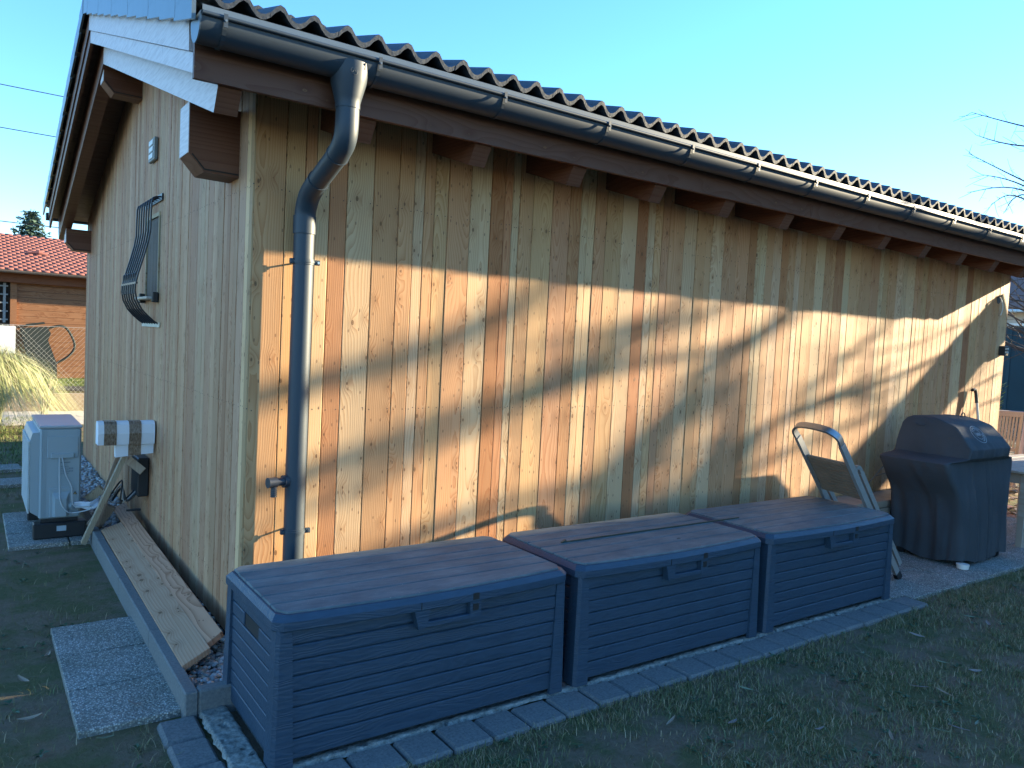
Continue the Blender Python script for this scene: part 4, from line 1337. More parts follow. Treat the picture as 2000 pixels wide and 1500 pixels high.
for k in range(4):
    m = MB(); m.tube(bez([(-.47, Y0 - .01 - .008 * k, .235 + .012 * k), (-.42, Y0 - .03, .24 + .010 * k), (-.36, Y0 - .05, .225 + .014 * k), (-.30, Y0 - .06 + .02 * k, .245 + .012 * k)], 6), .012, 10); m.build('insulated_pipe', M_pipe, hp, smooth=True)
m = MB(); m.tube([(-.49, Y0 - .002, .25), (-.47, Y0 - .03, .25)], .028, 16); m.build('valve', M_hp, hp, smooth=True, auto=True)
for (ya) in (2.83, 3.50):
    m = MB(); m.box(-.74, -.385, ya, ya + .11, .005, .125, bev=.008); bk = m.build('rubber_block', M_black, hp)
    if ya < 3:
        m = MB(); m.box(-.585, -.52, ya - .003, ya - .0005, .06, .10); m.build('block_label', flat('pale_label', (.35, .42, .47), .5), bk)
m = MB(); m.box(-.69, -.44, 2.87, 3.62, .126, .154); m.build('base_rail', M_black, hp)

# ================================================================== LAWN GRASS AND LEAVES
def blades(N, xr, yr, hmin, hmax, wd, reject, tones, dens=None, z0=-.032):
    xs_ = rng.uniform(*xr, N); ys_ = rng.uniform(*yr, N)
    keep = np.ones(N, bool)
    for i in range(N):
        if reject(xs_[i], ys_[i]): keep[i] = False; continue
        if dens is not None and rng.random() > dens(xs_[i], ys_[i]): keep[i] = False
    xs_ = xs_[keep]; ys_ = ys_[keep]; n = len(xs_)
    h = rng.uniform(hmin, hmax, n); a = rng.uniform(0, 2 * np.pi, n); lean = rng.uniform(.3, 1.6, n)
    w = wd * rng.uniform(.6, 1.3, n)
    d = np.stack([np.cos(a), np.sin(a)], 1); s = np.stack([-np.sin(a), np.cos(a)], 1)
    base = np.stack([xs_, ys_, np.full(n, z0)], 1)
    V = np.zeros((n, 5, 3))
    V[:, 0] = base; V[:, 0, :2] -= s * w[:, None]
    V[:, 1] = base; V[:, 1, :2] += s * w[:, None]
    mid = base.copy(); mid[:, :2] += d * (h * lean * .35)[:, None]; mid[:, 2] += h * .65
    V[:, 2] = mid; V[:, 2, :2] += s * (w * .7)[:, None]
    V[:, 3] = mid; V[:, 3, :2] -= s * (w * .7)[:, None]
    tip = base.copy(); tip[:, :2] += d * (h * lean)[:, None]; tip[:, 2] += h * .95
    V[:, 4] = tip
    F = np.zeros((n, 3, 3), int); b = (np.arange(n) * 5)[:, None]
    F[:, 0] = b + [0, 1, 2]; F[:, 1] = b + [0, 2, 3]; F[:, 2] = b + [3, 2, 4]
    t = np.array(tones)[rng.integers(len(tones), size=n)] * rng.uniform(.7, 1.25, n)[:, None]
    C = np.ones((n, 5, 4)); C[:, :, :3] = t[:, None, :]
    return V.reshape(-1, 3), F.reshape(-1, 3), C.reshape(-1, 4)
def in_rect(x, y, r): return r[0] < x < r[1] and r[2] < y < r[3]
def rej(x, y):
    if y > -1.30 + .03 * mnoise.noise(Vector((x * 9, 0, 0))) and -.48 < x < 4.45: return True
    if x >= 4.45 and y > -1.20 + .05 * mnoise.noise(Vector((x * 6, 0, 0))): return True
    for r in ((-.775, -.35, -.44, .852), (-.375, 9, -.5, 7), (-.47, -.2, -1.34, -.47), (-.90, -.35, 2.72, 3.9)):
        if in_rect(x, y, r): return True
    return False
def dens(x, y):
    v = .5 + .5 * mnoise.noise(Vector((x * 1.3, y * 1.3, 2))) + .35 * mnoise.noise(Vector((x * 5, y * 5, 7)))
    edge = 0
    if -1.45 < y < -1.2: edge = .35
    if x < -.3 and .9 < y < 2.7: v -= .35
    return max(.07, min(1, (v - .36) * 2.2 + edge))
GT = [(.15, .15, .055), (.18, .165, .07), (.11, .125, .05), (.28, .22, .12), (.38, .29, .18), (.14, .17, .075), (.24, .21, .12)]
A = blades(210000, (-1.3, 6.5), (-3.3, -1.1), .012, .042, .0015, rej, GT, dens)
B = blades(26000, (-1.4, -.33), (-1.3, 7.5), .012, .045, .0014, rej, GT, dens)
B2 = blades(9000, (6.4, 12), (-1.8, -1.1), .012, .04, .002, rej, GT, dens)
V = np.vstack([A[0], B[0], B2[0]]); F = np.vstack([A[1], B[1] + len(A[0]), B2[1] + len(A[0]) + len(B[0])]); C_ = np.vstack([A[2], B[2], B2[2]])
tag(np_mesh('lawn_grass', V, F, M_blade, col=C_), 'short patchy winter grass with bare soil in front of the chests', 'grass', kind='stuff')

def leaf_mesh(L, W, curl):
    n = 6; V = []; F = []
    for i in range(n + 1):
        t = i / n; w = W * math.sin(math.pi * min(t * .92 + .04, 1)) ** .8
        V += [(L * (t - .5), -w, curl * (t - .5) ** 2 * 3 + .004), (L * (t - .5), 0, curl * (t - .5) ** 2 * 3), (L * (t - .5), w, curl * (t - .5) ** 2 * 3 + .004)]
    for i in range(n):
        for k in (0, 1): F.append((i * 3 + k, i * 3 + k + 1, i * 3 + k + 4, i * 3 + k + 3))
    me = bpy.data.meshes.new('fallen_leaf'); me.from_pydata(V, [], F); return me
leafmats = [flat('dry_leaf_tan', (.27, .20, .14), .7), flat('dry_leaf_grey', (.21, .17, .15), .7), flat('dry_leaf_brown', (.15, .09, .06), .7), flat('dry_leaf_green', (.16, .19, .12), .7)]
lms = []
for k in range(8):
    me = leaf_mesh(random.uniform(.045, .095), random.uniform(.005, .012), random.uniform(-.01, .015)); me.materials.append(leafmats[k % 4]); lms.append(me)
lp = [(1.4, -2.05), (1.55, -2.0), (2.05, -2.0), (2.2, -1.9), (1.1, -1.95), (2.6, -1.75), (3.0, -2.1), (2.95, -2.0), (2.55, -2.3), (1.9, -2.3), (3.4, -1.9), (1.75, -1.75), (2.8, -2.35), (2.3, -2.2), (3.7, -1.6), (4.4, -1.6), (1.5, -1.6), (3.1, -1.6), (2.1, -1.55)]
for k in range(46):
    if k < len(lp): x, y = lp[k]
    elif k < 40: x, y = rng.uniform(.3, 5.5), rng.uniform(-2.7, -1.4)
    else: x, y = rng.uniform(-1.0, -.4), rng.uniform(-1.0, 2.5)
    o = bpy.data.objects.new('fallen_leaf', random.choice(lms)); COL.objects.link(o)
    o.location = (x, y, -.012 + rng.uniform(0, .012) + (.02 if in_rect(x, y, (-.775, -.35, -.44, .852)) else 0)); o.rotation_euler = (rng.uniform(-.25, .25), rng.uniform(-.15, .15), rng.uniform(0, 6.28))
    kn = ['tan', 'pinkish grey', 'dark brown', 'grey green'][leafmats.index(o.data.materials[0])]
    tag(o, 'narrow dry ' + kn + ' willow leaf fallen on the patchy lawn', 'leaf', kn + ' leaves scattered on the lawn')

# low weeds: little clover-like rosettes
V = []; F = []; C_ = []
cnt = 0
for k in range(420):
    x, y = rng.uniform(.2, 6), rng.uniform(-2.8, -1.33)
    if k % 4 == 0: x, y = rng.uniform(-1.2, -.4), rng.uniform(-1.2, 2.6)
    if rej(x, y) or mnoise.noise(Vector((x * 2, y * 2, 5))) < -.05: continue
    for j in range(rng.integers(4, 9)):
        a = rng.uniform(0, 6.28); L = rng.uniform(.008, .02); w = L * .45; zz = -.018 + rng.uniform(0, .012)
        cx, cy = x + math.cos(a) * L, y + math.sin(a) * L
        dx, dy = math.cos(a), math.sin(a)
        V += [(x, y, zz - .008), (cx - dy * w, cy + dx * w, zz), (cx + dx * L, cy + dy * L, zz - .002), (cx + dy * w, cy - dx * w, zz)]
        F.append((cnt, cnt + 1, cnt + 2, cnt + 3)); cnt += 4
        c = np.array([(.05, .10, .05), (.09, .15, .09), (.07, .10, .04)][rng.integers(3)]) * rng.uniform(.7, 1.3)
        C_ += [(*c, 1)] * 4
tag(np_mesh('lawn_weeds', np.array(V), np.array(F), M_blade, col=np.array(C_)), 'small clover like weeds among the patchy lawn grass', 'weeds', kind='stuff')

# ================================================================== LEFT BACKGROUND
# pampas like grass clump
def clump(cx, cy, N, H, spread, tones, name, label, cat):
    V = []; F = []; C = []
    cnt = 0
    for i in range(N):
        a = rng.uniform(0, 2 * np.pi); r0 = rng.uniform(0, .22); L = H * rng.uniform(.55, 1.1); out = spread * rng.uniform(.25, 1.1)
        bx_, by_ = cx + math.cos(a) * r0, cy + math.sin(a) * r0
        a += rng.normal(0, .3); w = rng.uniform(.003, .006)
        pts = []
        for k in range(6):
            t = k / 5
            pts.append((bx_ + math.cos(a) * out * t ** 1.5, by_ + math.sin(a) * out * t ** 1.5, max(.0, L * (t * 1.25 - .70 * t ** 2.6 * (1 + .5 * out)))))
        c = np.array(tones[rng.integers(len(tones))]) * rng.uniform(.75, 1.25)
        for k in range(6):
            ww = w * (1 - k / 6.5)
            V += [(pts[k][0] - math.sin(a) * ww, pts[k][1] + math.cos(a) * ww, pts[k][2]), (pts[k][0] + math.sin(a) * ww, pts[k][1] - math.cos(a) * ww, pts[k][2])]
            C += [(*c, 1)] * 2
        for k in range(5):
            F.append((cnt + 2 * k, cnt + 2 * k + 1, cnt + 2 * k + 3, cnt + 2 * k + 2))
        cnt += 12
    o = np_mesh(name, np.array(V), np.array(F), M_blade, col=np.array(C)); return tag(o, label, cat)
clump(-1.0, 9.6, 3800, 2.25, 1.15, [(.42, .40, .20), (.30, .33, .14), (.50, .46, .27), (.22, .28, .10)], 'ornamental_grass', 'large arching pale green ornamental grass clump behind the heat pump', 'grass clump')
# dry stalks
m = MB()
for k in range(9):
    a = rng.uniform(-.5, .5); b = rng.uniform(-.3, .3); h = rng.uniform(.6, 1.2)
    x = -.24 + rng.uniform(-.05, .05); y = 9.3 + rng.uniform(-.1, .1)
    m.tube([(x, y, 0), (x + a * .12, y + b * .2, h * .5), (x + a * .34, y + b * .4, h)], [.009, .007, .003], 5)
    for j in range(3):
        f = rng.uniform(.45, .9); s = rng.choice([-1, 1])
        m.tube([(x + a * .34 * f, y + b * .4 * f, h * f), (x + a * .34 * f + s * .05, y, h * f + .12)], [.004, .002], 4)
tag(m.build('dry_shrub', flat('bleached_stalk', (.55, .48, .36), .8)), 'bare bleached stalks rising beside the ornamental grass clump', 'shrub')

# retaining wall and dark bed behind it
rw = empty('low_garden_wall', (0, 12.6, 0)); tag(rw, 'low tan block retaining wall in front of the neighbour lawn', 'wall')
M_tan = concrete('tan_block', (.30, .22, .14), (.42, .33, .22), 30)
for k in range(10):
    m = MB(); a = -4.2 + k * .85; m.box(a + .006, a + .844, 12.55, 12.69, -.03, .30, bev=.008); m.build('wall_block', M_tan, rw)
m = MB(); m.box(-5, 4, 12.7, 13.6, .331, .36); tag(m.build('planting_bed', concrete('dark_soil_bed', (.03, .026, .02), (.09, .08, .06), 25)), kind='structure')
A = blades(12000, (-3, 2.5), (13.6, 16), .02, .07, .006, lambda x, y: False, [(.16, .20, .05), (.22, .24, .08), (.10, .15, .04)], None, z0=.33)
tag(np_mesh('neighbour_lawn_grass', *A[:2], M_blade, col=A[2]), 'sunlit green grass strip in front of the neighbour shed', 'grass', kind='stuff')
A = blades(12000, (-3, 0), (6.0, 11.5), .02, .07, .004, lambda x, y: False, [(.14, .18, .05), (.18, .20, .07), (.08, .12, .04)], None)
tag(np_mesh('rear_lawn_grass', *A[:2], M_blade, col=A[2]), 'brighter grass around the ornamental clump', 'grass', kind='stuff')
m = MB(); 
rough_beam(m, -.75, 3.0, 10.4, 12.5, -.012, 40, 40); tag(m.build('gravel_path', concrete('pale_gravel_path', (.42, .36, .27), (.62, .56, .46), 30), smooth=True), kind='structure')

# neighbour shed
sh = empty('neighbour_shed', (0, 16, .33)); tag(sh, 'brown wooden shed with red shingle roof behind the chain link fence', 'shed')
M_shed = wood_mat('brown_shed_boards', 'Z', 'X', ring=.03, dark=.7, tint=(.30, .15, .075), rough=.6)
M_shedd = wood_mat('dark_shed_timber', 'Z', 'X', ring=.03, dark=.7, tint=(.22, .09, .045), rough=.6)
z = .36; k = 0
while z < 2.60:
    m = MB(); m.box(-.30, 3.6, 16.0 - .012, 16.02, z + .006, z + .128); m.prism([(16.02, z + .13), (15.985, z + .0), (16.02, z)], -.3, 3.6, 'x')
    m.build('weatherboard', M_shed, sh, origin=(0, 16, z)); z += .135
m = MB(); m.box(-.42, -.30, 15.93, 16.02, .33, 2.62); m.build('corner_post', M_shed, sh)
m = MB(); m.box(-3.5, 3.6, 15.80, 15.98, 2.42, 2.66); m.build('wall_plate', M_shedd, sh)
m = MB(); m.box(-3.5, 3.6, 16.025, 19.0, .33, 2.6); m.build('shed_core', M_backing, sh)
m = MB()
for k in range(5): m.box(-.55 - k * .13, -.50 - k * .13, 15.96, 16.0, 1.55, 2.40)
for k in range(5): m.box(-1.1, -.46, 15.965, 15.995, 1.6 + k * .18, 1.63 + k * .18)
m.build('lattice', flat('grey_lattice', (.25, .25, .24), .7), sh)
def shingle_mat():
    w = Mat('red_bitumen_shingle', rough=.9)
    n = w.noise(w.pos(), 60, 3, .7); n2 = w.noise(w.pos(), 1.5, 3)
    w.color(w.mix(n2, w.mix(n, (.15, .045, .036), (.22, .075, .058)), w.mix(n, (.18, .062, .05), (.26, .10, .08)))); return w.m
M_sh = shingle_mat()
m = MB(); m.prism([(15.55, 2.66), (18.5, 3.655), (21.4, 2.66), (21.4, 2.60), (18.5, 3.60), (15.55, 2.60)], -4, 3.9, 'x'); rf = m.build('roof', flat('dark_roof_felt', (.13, .05, .04), .9), sh)
tmpl = MB(); tmpl.box(0, .158, 0, .17, 0, .010)
tvv = np.array(tmpl.v); tff = np.array(tmpl.f)
ms = []
sl = math.atan2(.995, 2.95)
for r in range(22):
    for c in range(48):
        t = r / 22
        A4 = np.zeros((3, 4)); A4[:, :3] = np.array(Matrix.Rotation(sl - .04, 3, 'X'))
        A4[:, 3] = (-4 + c * .165 + (.08 if r % 2 else 0), 15.55 + 2.95 * t, 2.662 + .995 * t + .008)
        ms.append(A4)
V, F = scatter(tvv, tff, np.array(ms))
V = V - np.array(child_loc(rf))
tag(np_mesh('shingle', V, F, M_sh, rf), kind='stuff')
m = MB(); m.prism([(15.50 + .05 * math.cos(a), 2.66 + .06 * math.sin(a)) for a in np.linspace(math.pi, 2 * math.pi, 9)], -4, 3.9, 'x'); m.build('gutter', flat('shed_gutter', (.12, .10, .09), .4), sh)
m = MB(); m.tube([(-.10, 16.9, 3.14), (.15, 16.9, 3.17), (.33, 16.9, 3.13)], [.02, .06, .02], 8); m.build('roof_vent', M_sh, rf)
# flat dark shape with a loop in front of the shed wall, identity guessed
gt = empty('dark_looped_shape', (.2, 15.8, .33)); tag(gt, 'flat dark shape with a bowed loop in front of the shed wall', 'trolley')
M_dk = flat('dark_green_matte', (.012, .020, .018), .8)
m = MB(); m.prism([(-.24, 1.45), (.25, 1.50), (.33, 1.36), (.28, 1.2), (.45, .70), (.46, .36), (-.02, .36), (-.10, .80)], 15.72, 15.93, 'y'); m.build('body', M_dk, gt)
m = MB(); m.prism([(-.14, 1.54), (.2, 1.60), (.22, 1.56), (-.1, 1.50)], 15.72, 15.93, 'y'); m.build('lid', M_dk, gt)
m = MB(); m.tube(bez([(.25, 15.85, 1.45), (.50, 15.85, 1.53), (.66, 15.85, 1.45), (.80, 15.85, 1.12), (.70, 15.85, .88), (.42, 15.85, .68)], 6), .025, 8); m.build('bowed_loop', M_dk, gt, smooth=True)

# chain link fence
fn = empty('chain_link_fence', (0, 11.5, 0)); tag(fn, 'green chain link fence in front of the neighbour shed', 'fence')
M_wire = flat('galvanised_wire', (.42, .42, .38), .4, var=.1, bump=0)
m = MB(); pz = .075
for k in range(-6, 60):
    for s in (-1, 1):
        x0 = -3.5 + k * pz
        pts = []
        H = 1.55
        x1 = x0 + s * H * .9
        a, b = (x0, 11.5 + .004 * s, 0.0), (x1, 11.5 + .004 * s, H)
        lo, hi = -3.2, .72
        def clipx(p, q):
            t0, t1 = 0., 1.
            dx = q[0] - p[0]
            for lim, sg in ((lo, 1), (hi, -1)):
                if abs(dx) < 1e-9: continue
                t = (lim - p[0]) / dx
                inside0 = (p[0] - lim) * sg >= 0; inside1 = (q[0] - lim) * sg >= 0
                if not inside0 and not inside1: return None
                if not inside0: t0 = max(t0, t)
                if not inside1: t1 = min(t1, t)
            if t1 <= t0: return None
            P_, Q_ = Vector(p), Vector(q); return P_.lerp(Q_, t0), P_.lerp(Q_, t1)
        r = clipx(a, b)
        if r: m.tube(r, .0012, 4, caps=False)
tag(m.build('wire_mesh', M_wire, fn), kind='stuff')
m = MB(); m.tube([(-3.2, 11.5, 1.55), (.72, 11.5, 1.55)], .003, 5); m.build('tension_wire', M_wire, fn)
for x in (-2.2, .56):
    m = MB(); m.tube([(x, 11.54, 0), (x, 11.54, 1.62)], .022, 10); m.build('fence_post', flat('dark_green_post', (.02, .06, .045), .5), fn, smooth=True, auto=True)
m = MB(); m.box(-1.4, -.505, 11.46, 11.485, 1.07, 1.53); tag(m.build('white_board', flat('white_painted_board', (.75, .75, .70), .6, var=.05)), 'white rectangular board hung on the chain link fence', 'board')

# spruce
def conifer(name, x, y, z0, H, R, label, tiers=26):
    t = empty(name, (x, y, z0)); tag(t, label, 'tree')
    m = MB(); m.tube([(x, y, z0), (x, y, z0 + H)], [.18, .02], 8); m.build('trunk', M_bark, t)
    V = []; F = []; C = []; cnt = 0
    for k in range(tiers):
        f = k / tiers; z = z0 + H * (.15 + .85 * f); L = R * (1 - f) ** .8 + .15
        for b in range(11):
            a = rng.uniform(0, 6.28); l = L * rng.uniform(.7, 1.15)
            for j in range(int(26 * l / R) + 10):
                s = rng.uniform(.05, 1) ; px_, py_ = x + math.cos(a) * l * s, y + math.sin(a) * l * s
                pz_ = z - .28 * l * s + .22 * l * s * s + rng.normal(0, .04)
                side = rng.normal(0, .16) * (1.1 - s * .7); px_ += -math.sin(a) * side; py_ += math.cos(a) * side
                w = rng.uniform(.05, .11); d = Vector((rng.normal(), rng.normal(), rng.normal() * .4)).normalized() * w * 1.8
                e = Vector((rng.normal(), rng.normal(), rng.normal())).normalized() * w * .6
                p = Vector((px_, py_, pz_))
                V += [tuple(p - d - e), tuple(p + d), tuple(p - d + e)]
                F.append((cnt, cnt + 1, cnt + 2)); cnt += 3
                c = np.array((.035, .062, .045)) * rng.uniform(.6, 1.7); C += [(*c, 1)] * 3
    np_mesh('crown', np.array(V) - np.array((x, y, z0)), np.array(F), M_needle, t, col=np.array(C))
    return t
conifer('spruce_tree', 1.25, 40, .3, 6.55, 2.1, 'dark spruce tree top showing above the red shed roof')

# overhead wires
wires = [((-40, 25, 8.98), (40, 25, 8.55), 'uppermost overhead wire left of the gable'), ((-40, 25, 7.78), (40, 25, 7.15), 'middle overhead wire left of the gable'), ((-40, 25, 4.92), (40, 25, 4.3), 'lowest overhead wire crossing in front of the spruce')]
for (a, b, l) in wires:
    a = Vector(a); b = Vector(b); mid = (a + b) / 2
    # pass through the observed stretch with a very slight sag
    pts = [a.lerp(b, t / 24) + Vector((0, 0, 0)) for t in range(25)]
    m = MB(); m.tube(pts, .014, 5); tag(m.build('overhead_wire', M_black), l, 'wire', 'overhead wires')

# ================================================================== RIGHT BACKGROUND
M_teak = wood_mat('weathered_teak', 'X', 'Z', ring=.012, tint=(.42, .37, .30), weather=.5, knots=False)
tb = empty('garden_table', (7.6, -.6, 0)); tag(tb, 'weathered wooden garden table right behind the covered grill', 'table')
tx0, tx1, ty0, ty1 = 6.93, 8.6, -.95, -.22
for k in range(6):
    m = MB(); a = ty0 + (ty1 - ty0) * k / 6; m.box(tx0, tx1, a + .002, a + .118, .70, .724, bev=.003); m.build('top_slat', M_teak, tb, origin=(tx0, a, 0))
m = MB(); m.box(tx0 + .06, tx1 - .06, ty0 + .05, ty0 + .075, .60, .698); m.build('apron', M_teak, tb)
m = MB(); m.box(tx0 + .06, tx0 + .085, ty0 + .05, ty1 - .05, .60, .698); m.build('apron', M_teak, tb)
for (x, y) in ((tx0 + .05, ty0 + .04), (tx0 + .05, ty1 - .10), (tx1 - .1, ty0 + .04), (tx1 - .1, ty1 - .1)):
    m = MB(); m.box(x, x + .06, y, y + .06, -.01, .698, bev=.003); m.build('table_leg', M_teak, tb)
def chair(x, y, rot, label):
    c = empty('garden_chair', (x, y, 0)); tag(c, label, 'chair', 'wooden garden chairs behind the table')
    R = Matrix.Translation((x, y, 0)) @ Matrix.Rotation(rot, 4, 'Z') @ Matrix.Translation((-x, -y, 0))
    w = .23
    def bx(n, a, b, c_, d, e, f, tilt=0):
        m = MB(); T_ = R
        if tilt: T_ = R @ Matrix.Translation((x, y + .2, .42)) @ Matrix.Rotation(tilt, 4, 'X') @ Matrix.Translation((-x, -y - .2, -.42))
        m.box(x + a, x + b, y + c_, y + d, e, f, R=T_, bev=.004); m.build(n, M_teak, c)
    for s in (-w, w - .04):
        bx('chair_leg', s, s + .04, -.22, -.18, 0, .42); bx('chair_leg', s, s + .04, .19, .23, 0, .42)
        bx('back_post', s, s + .04, .19, .23, .42, 1.06, -.18)
    for k in range(5): bx('seat_slat', -w, w, -.22 + k * .085, -.145 + k * .085, .42, .44)
    bx('top_rail', -w, w, .185, .225, 1.02, 1.10, -.18); bx('lower_rail', -w, w, .19, .225, .52, .57, -.18)
    for k in range(9): bx('back_slat', -w + .055 + k * .040, -w + .083 + k * .040, .20, .215, .57, 1.02, -.18)
    bx('stretcher', -w, w, -.21, -.19, .2, .23)
    return c
chair(11.0, .52, 2.3, 'nearer wooden slat back garden chair behind the table at the right edge')
chair(10.95, 1.02, 2.2, 'farther wooden slat back garden chair partly hidden by the wall end')
# posts leaning near the chairs
for (p0, p1, l) in (((12.4, 1.25, 0), (12.9, 1.35, 1.45), 'pale round post leaning left behind the chairs'), ((12.5, .52, 0), (12.95, .60, 1.6), 'pale round post leaning at the very right edge')):
    m = MB(); m.tube([p0, p1], .04, 10); tag(m.build('leaning_post', flat('pale_post_wood', (.42, .33, .26), .8), smooth=True, auto=True), l, 'post', 'posts leaning behind the chairs')
# privacy screen fence
sf = empty('privacy_fence', (28, 8, 0)); tag(sf, 'tall dark blue green privacy screen behind the garden chairs', 'fence')
M_scr = flat('dark_teal_screen', (.020, .050, .060), .8, var=.25, scale=1.5)
dv = Vector((-.35, 1, 0)).normalized()
for k in range(-5, 6):
    a = Vector((28.4, 8.0, 0)) + dv * (k * 2.0); b = a + dv * 1.96
    m = MB(); m.bar(a + Vector((0, 0, 1.45)), b + Vector((0, 0, 1.45)), .05, 3.2); m.build('screen_panel', M_scr, sf)
    m = MB(); m.bar(b + dv * .02 + Vector((0, 0, 0)), b + dv * .02 + Vector((0, 0, 3.1)), .08, .08, up=(1, 0, 0)); m.build('screen_post', M_scr, sf)
# neighbouring house beyond the screen
nh = empty('neighbour_house', (38, 10, 0)); tag(nh, 'pale rendered house with brown roof edge beyond the dark screen', 'house')
M_ren = concrete('pale_render', (.42, .40, .36), (.52, .50, .46), 3, .1)
def hbar(n, off, p0, p1, w, h, mat, par):
    m = MB(); m.bar(p0, p1, w, h); return m.build(n, mat, par)
H0 = Vector((38.5, 4.0, 0)); H1 = H0 + dv * 16
nv = Vector((dv.y, -dv.x, 0))
m = MB(); m.bar(H0 + nv * 4 + Vector((0, 0, 2.1)), H1 + nv * 4 + Vector((0, 0, 2.1)), 8, 4.2); m.build('wall', M_ren, nh)
m = MB(); A0 = H0 - nv * .6 - dv; A1 = H1 - nv * .6 + dv
for (o_, zz) in ((0, 4.2),): pass
P0, P1 = A0 + Vector((0, 0, 4.12)), A1 + Vector((0, 0, 4.12)); Q0, Q1 = A0 + nv * 5 + Vector((0, 0, 6.0)), A1 + nv * 5 + Vector((0, 0, 6.0))
U = Vector((0, 0, .12))
m.poly([P0, P1, Q1, Q0, P0 + U, P1 + U, Q1 + U, Q0 + U], [(0, 1, 2, 3), (4, 5, 6, 7), (0, 1, 5, 4), (1, 2, 6, 5), (2, 3, 7, 6), (3, 0, 4, 7)])
m.build('roof', flat('brown_roof_tiles', (.20, .10, .075), .8, scale=8), nh)
m = MB(); m.tube([A0 + Vector((0, 0, 4.10)) - nv * .08, A1 + Vector((0, 0, 4.10)) - nv * .08], .07, 8); m.build('gutter', flat('white_gutter', (.65, .65, .62), .4), nh)
for k in range(1, 6):
    c0 = H0 + dv * (k * 2.6 - .3) - nv * .03 + Vector((0, 0, 3.0)); 
    m = MB(); m.bar(c0 - dv * .55, c0 + dv * .55, .06, 1.2); wf = m.build('window', flat('white_window_frame', (.7, .7, .68), .4), nh)
    m = MB(); m.bar(c0 - dv * .45 - nv * .04, c0 - dv * .04 - nv * .04, .03, 1.0); m.bar(c0 + dv * .04 - nv * .04, c0 + dv * .45 - nv * .04, .03, 1.0); m.build('pane', M_dark, wf)
# small leafy plant at the wall end
V = []; F = []; C = []; cnt = 0
for k in range(220):
    a = rng.uniform(0, 6.28); h = rng.uniform(.1, 1.0); r = rng.uniform(.02, .28)
    p = Vector((11.6 + math.cos(a) * r, 1.48 + math.sin(a) * r, .6 + h * .85)); d = Vector((math.cos(a), math.sin(a), .8)).normalized() * .09; e = Vector((-math.sin(a), math.cos(a), 0)) * .018
    V += [tuple(p), tuple(p + d * .5 + e), tuple(p + d), tuple(p + d * .5 - e)]; F.append((cnt, cnt + 1, cnt + 2, cnt + 3)); cnt += 4
    c = np.array((.16, .24, .06)) * rng.uniform(.6, 1.3); C += [(*c, 1)] * 4
pp = empty('leafy_shrub', (11.6, 1.48, 0)); tag(pp, 'small bright leafy shrub peeking out behind the right wall end', 'shrub')
np_mesh('leaves', np.array(V) - np.array((11.6, 1.48, 0)), np.array(F), M_blade, pp, col=np.array(C))
m = MB(); m.tube([(11.6, 1.48, 0), (11.6, 1.48, 1.3)], .012, 6); m.build('stem', M_bark, pp)
# leaf litter on the ground behind (sunlit)
V = []; F = []; C = []; cnt = 0
for k in range(3500):
    x = rng.uniform(8.8, 26); y = rng.uniform(-1 + (x - 8.8) * .12, .5 + (x - 8.8) * .5); a = rng.uniform(0, 6.28); L = rng.uniform(.03, .07)
    d = Vector((math.cos(a) * L, math.sin(a) * L, rng.uniform(-.01, .02))); e = Vector((-math.sin(a) * L * .5, math.cos(a) * L * .5, rng.uniform(-.01, .01)))
    p = Vector((x, y, -.012))
    V += [tuple(p - d), tuple(p + e), tuple(p + d), tuple(p - e)]; F.append((cnt, cnt + 1, cnt + 2, cnt + 3)); cnt += 4
    c = np.array([(.42, .34, .22), (.30, .24, .15), (.50, .44, .32), (.20, .22, .08)][rng.integers(4)]) * rng.uniform(.7, 1.2); C += [(*c, 1)] * 4
tag(np_mesh('leaf_litter', np.array(V), np.array(F), M_blade, col=np.array(C)), 'pale dry leaf litter and grass on the ground behind the table', 'leaves', kind='stuff')


# ---- bare trees
def grow(m, p, d, L, r, depth, bend=.35, up=.15, twig=.35, rnd=None, taper=.55):
    rnd = rnd or random
    n = max(3, int(L / .16))
    pts = [Vector(p)]; rs = [r]; d = Vector(d).normalized()
    for i in range(n):
        d = (d + Vector((rnd.gauss(0, bend), rnd.gauss(0, bend), rnd.gauss(0, bend) + up)) * .16).normalized()
        pts.append(pts[-1] + d * (L / n)); rs.append(r * (1 - taper * (i + 1) / n))
    m.tube(pts, rs, 6 if r > .012 else 4, caps=False)
    if depth <= 0: return
    for i in range(1, n + 1):
        if rnd.random() < twig:
            side = Vector((rnd.gauss(0, 1), rnd.gauss(0, 1), rnd.gauss(0, .7))).normalized()
            nd = (d * .6 + side * .9).normalized()
            grow(m, pts[i], nd, L * rnd.uniform(.25, .5), rs[i] * .55, depth - 1, bend, up, twig, rnd)

